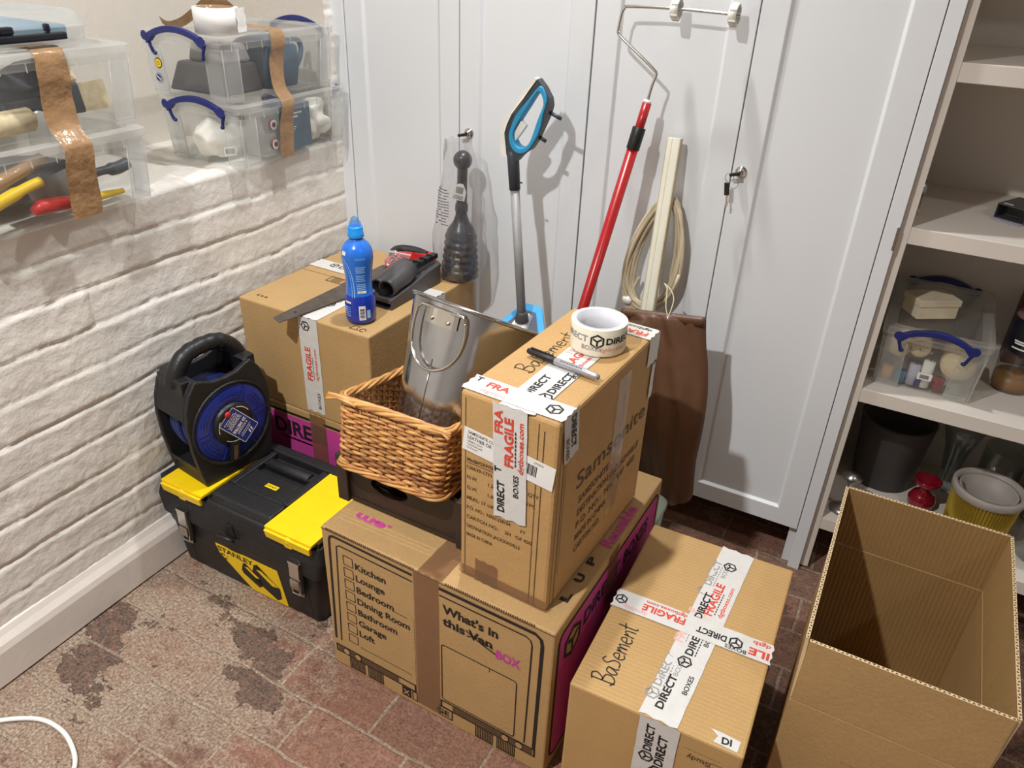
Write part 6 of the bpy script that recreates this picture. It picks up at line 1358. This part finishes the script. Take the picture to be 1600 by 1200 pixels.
t = thing('yellow_scraper', 'yellow handled scraper right of the tape in the lower left clear box', 'scraper', inside(LC, RC, (0.440, 0.046, 0.020)), (0, 0, RC)); mb = MB(); mb.tube([(-0.05, 0, 0.0), (0.0, 0, 0.002), (0.05, 0, 0.0)], [0.007, 0.008, 0.005], 8); mb.build('scraper_handle', M_YEL, t); mb = MB(); mb.box(-0.09, -0.05, -0.015, 0.015, -0.001, 0.001); mb.build('scraper_blade', M_STEEL, t)
# ================================================================== OPEN CUPBOARD CONTENTS
t = thing('small_box', 'small grey open-ended box on the middle cupboard shelf', 'box', (1.528, 0.190, Z3+0.001), (0, 0, radians(-28)))
mb = MB(); a, b_, h, w_ = 0.060, 0.085, 0.030, 0.002
mb.box(0, a, 0, b_, 0, w_); mb.box(0, a, 0, b_, h-w_, h); mb.box(0, w_, 0, b_, w_, h-w_); mb.box(a-w_, a, 0, b_, w_, h-w_); mb.box(w_, a-w_, b_*0.45, b_, w_, h-w_); mb.build('sleeve', M_GREYD, t)
mb = MB(); mb.box(0, a, -0.016, 0.0, 0.0, 0.0012); lab(mb.build('end_flap', M_LAV, t), 'pale open end flap'); mb = MB(); mb.rect(0.008, 0.004, 0.026, 0.012, 0, frame((0, 0, h+0.0006), (1, 0, 0), (0, 1, 0))); mb.build('sticker', M_LABEL, t)
LE = (1.392, 0.055, Z2+0.0008)
sE = storage_box('clear storage box of candles with navy handle on the cupboard shelf', 0.335, 0.210, 0.142, (1.392+0.210, 0.052, Z2+0.0008), radians(90), (0, 1))
mb = MB(); F = frame((1.392+0.210, 0, 0), (1, 0, 0), (0, 0, 1)); F = frame((0.0085, 0.105, 0.035), (0, -1, 0), (0, 0, 1)); mb.rect(-0.014, 0, 0.014, 0.016, 0, F @ Matrix.Translation((0, 0, 0.004)))
for k in range(10): mb.rect(-0.009+k*0.0018, 0.003, -0.0080+k*0.0018, 0.012, 1, F @ Matrix.Translation((0, 0, 0.0046)))
mb.build('barcode_label', [M_LABEL, M_INK], sE)
def candle(label, x, z, r, y=0.085, L=0.08, m=M_CANDLE, swirl=False):
    t = thing('candle', label, 'candle', (x, y, z), (0, 0, 0), 'candles in the clear box'); F = frame((0, 0, 0), (1, 0, 0), (0, 0, 1)); mb = MB(); mb.lathe([(0, 0), (r*0.93, 0.0), (r, -0.004), (r, -L), (0, -L)], 32, 0, F); mb.build('wax', m, t)
    mb = MB(); mb.tube([F @ Vector((0, 0, 0.0)), F @ Vector((0.001, 0.001, 0.008))], 0.0009, 6); mb.build('wick', M_INK, t)
    if swirl:
        mb = MB(); mb.stroke([(r*0.9*k/30*cos(k*0.5), r*0.9*k/30*sin(k*0.5)) for k in range(31)], 0.0022, 0, F, False, 0.0008); mb.build('swirl', M_CREAMB, t)
candle('large round cream candle end at the left of the candle box', 1.434, Z2+0.088, 0.025); candle('cream swirl candle in the middle of the candle box', 1.474, Z2+0.092, 0.021, swirl=True); candle('large round cream candle end at the right of the candle box', 1.553, Z2+0.072, 0.034)
for k, (x, z, m, s) in enumerate(((1.425, 0.030, M_WICKL, 'small ochre candle'), (1.452, 0.024, M_BLUEB, 'small turquoise candle'), (1.476, 0.046, M_LAV, 'small lilac candle'), (1.500, 0.060, M_CLOTHW, 'small white candle'), (1.527, 0.028, M_RGLASS, 'small red candle'), (1.488, 0.022, M_NAVY, 'small navy candle'), (1.560, 0.024, M_PALEG, 'small pale green candle'))):
    t = thing('candle', s+' low in the candle box', 'candle', (x, 0.082, Z2+0.0105), (0, 0, 0), 'candles in the clear box'); mb = MB(); mb.lathe([(0, 0), (0.0115, 0), (0.0115, max(z, 0.018)), (0.0, max(z, 0.018))], 20); mb.build('wax', m, t); mb = MB(); mb.tube([(0, 0, max(z, 0.018)), (0.0005, 0, max(z, 0.018)+0.006)], 0.0008, 5); mb.build('wick', M_INK, t)
t = thing('gift_box', 'small cream lidded box on the lid of the candle storage box', 'box', (1.470, 0.166, Z2+0.1434), (0, 0, radians(34)))
mb = MB(); mb.box(-0.045, 0.045, -0.030, 0.030, 0, 0.032); mb.build('box_base', M_CREAMB, t, bevel=0.001); mb = MB(); mb.box(-0.047, 0.047, -0.032, 0.032, 0.028, 0.042); mb.build('box_lid', M_CREAMB, t, bevel=0.001)
def jar(name, label, cat, x, y, z, prof, m, extra=(), n=36):
    t = thing(name, label, cat, (x, y, z)); mb = MB(); mb.lathe(prof, n); mb.build('glass' if m in (M_GLASS,) else 'vessel', m, t)
    for nm, pr_, mm in extra: mb = MB(); mb.lathe(pr_, n); mb.build(nm, mm, t)
    return t
jar('candle_jar', 'clear glass jar with amber wax on the shelf right of the candle box', 'jar', 1.672, 0.200, Z2+0.001, [(0.0, 0), (0.036, 0), (0.040, 0.006), (0.041, 0.07), (0.036, 0.082), (0.036, 0.090)], M_GLASS, (('wax', [(0, 0.004), (0.037, 0.004), (0.0385, 0.036), (0, 0.036)], M_AMBER),))
t = jar('candle_jar', 'black candle jar with pink-brown lid standing on the amber one', 'jar', 1.676, 0.200, Z2+0.0925, [(0.0, 0), (0.040, 0), (0.044, 0.004), (0.044, 0.075), (0.040, 0.078)], M_NIGHT, (('jar_lid', [(0.041, 0.076), (0.041, 0.084), (0, 0.084)], pm('brown_pink_lid', (120, 86, 82), 0.5)),))
mb = MB()
for k, (z, w_) in enumerate(((0.030, 0.034), (0.025, 0.030), (0.014, 0.036))):
    n = 8; mb.add([(0.0445*cos(-2.0+w_/0.044*(i/n-0.5)), 0.0445*sin(-2.0+w_/0.044*(i/n-0.5)), zz) for zz in (z, z+0.0035) for i in range(n+1)], [(i, i+1, n+2+i, n+1+i) for i in range(n)])
mb.build('label_print', M_LABEL, t)
t = thing('red_packet', 'dark red box at the back of the shelf behind the black candle jar', 'box', (1.655, 0.330, Z2+0.001)); mb = MB(); mb.box(0, 0.10, 0, 0.06, 0, 0.165); mb.build('packet', pm('dark_red_card', (92, 30, 30), 0.5), t, bevel=0.001); mb = MB(); mb.rect(0.03, 0.13, 0.075, 0.165, 0, frame((0, -0.0006, 0), (1, 0, 0), (0, 0, 1))); mb.build('packet_panel', M_LABEL, t)
# bottom shelf
ZS = Z1+0.001
jar('plant_pot', 'dark grey tapered pot at the left of the bottom shelf', 'pot', 1.492, 0.270, ZS, [(0.0, 0), (0.066, 0), (0.070, 0.004), (0.086, 0.180), (0.088, 0.186), (0.082, 0.186), (0.066, 0.012), (0, 0.012)], M_BUCK)
jar('candlestick', 'tarnished silver candlestick at the left end of the bottom shelf', 'candlestick', 1.425, 0.075, ZS, [(0, 0), (0.030, 0), (0.031, 0.004), (0.022, 0.010), (0.009, 0.016), (0.006, 0.030), (0.009, 0.038), (0.006, 0.046), (0.005, 0.078), (0.010, 0.086), (0.012, 0.094), (0.022, 0.098), (0.023, 0.104), (0.012, 0.108), (0.010, 0.112), (0, 0.112)], M_STEEL)
jar('goblet', 'red glass goblet in the middle of the bottom shelf', 'goblet', 1.590, 0.190, ZS, [(0.0, 0), (0.024, 0), (0.030, 0.010), (0.032, 0.026), (0.026, 0.040), (0.012, 0.050), (0.016, 0.060), (0.030, 0.072), (0.031, 0.082), (0.026, 0.082), (0.010, 0.066), (0, 0.062)], M_RGLASS)
jar('vase', 'tall flared clear glass vase behind the red goblet', 'vase', 1.640, 0.320, ZS, [(0.0, 0.004), (0.030, 0), (0.026, 0.02), (0.020, 0.05), (0.030, 0.12), (0.050, 0.185), (0.048, 0.185), (0.028, 0.12), (0.018, 0.05), (0.0, 0.03)], M_GLASS)
jar('vase', 'straight clear glass vase between the red goblet and the gold pot', 'vase', 1.742, 0.320, ZS, [(0.0, 0.003), (0.045, 0.0), (0.046, 0.004), (0.048, 0.150), (0.046, 0.150), (0.044, 0.008), (0.0, 0.008)], M_GLASS)
jar('tealight_glass', 'small amber glass beside the gold pot on the bottom shelf', 'glass', 1.632, 0.110, ZS, [(0.0, 0), (0.018, 0), (0.022, 0.034), (0.020, 0.034), (0.016, 0.004), (0, 0.004)], M_AMBER)
t = thing('ribbed_pot', 'gold ribbed pot with pale rim on the bottom shelf', 'pot', (1.705, 0.140, ZS)); mb = MB(); NR = 120
mb.loft([[((r+0.0016*(1 if k % 2 else -1))*cos(2*pi*k/NR), (r+0.0016*(1 if k % 2 else -1))*sin(2*pi*k/NR), z) for k in range(NR)] for r, z in ((0.060, 0), (0.063, 0.004), (0.072, 0.126))], 0, True, False); mb.build('pot_body', M_GOLD, t)
mb = MB(); mb.lathe([(0.0725, 0.120), (0.0765, 0.122), (0.0765, 0.138), (0.0745, 0.140), (0.067, 0.140), (0.064, 0.120), (0.058, 0.060), (0, 0.060)], 48); lab(mb.build('pot_rim', M_POTG, t), 'pale grey rim and lining'); mb = MB(); mb.lathe([(0.060, 0.128), (0.062, 0.132), (0.057, 0.132), (0.054, 0.066)], 40); mb.build('inner_cup', M_POTG, t)
t = thing('ribbed_pot', 'grey ribbed ceramic pot behind the gold one on the bottom shelf', 'pot', (1.868, 0.300, ZS)); mb = MB(); NR = 90
mb.loft([[((r+0.0014*(1 if k % 2 else -1))*cos(2*pi*k/NR), (r+0.0014*(1 if k % 2 else -1))*sin(2*pi*k/NR), z) for k in range(NR)] for r, z in ((0.056, 0), (0.060, 0.004), (0.066, 0.110))], 0, True, True); mb.build('pot_body', M_POTG, t); mb = MB(); mb.lathe([(0.066, 0.108), (0.069, 0.110), (0.069, 0.122), (0.060, 0.122), (0.055, 0.112), (0, 0.112)], 40); mb.build('pot_rim', M_POTG, t)
jar('storage_jar', 'clear glass jar at the right edge beside the gold pot', 'jar', 1.838, 0.130, ZS, [(0.0, 0), (0.042, 0), (0.048, 0.012), (0.048, 0.085), (0.034, 0.104), (0.034, 0.118), (0.031, 0.118)], M_GLASS, (('jar_lid', [(0.036, 0.118), (0.036, 0.132), (0, 0.132)], M_WPL),))
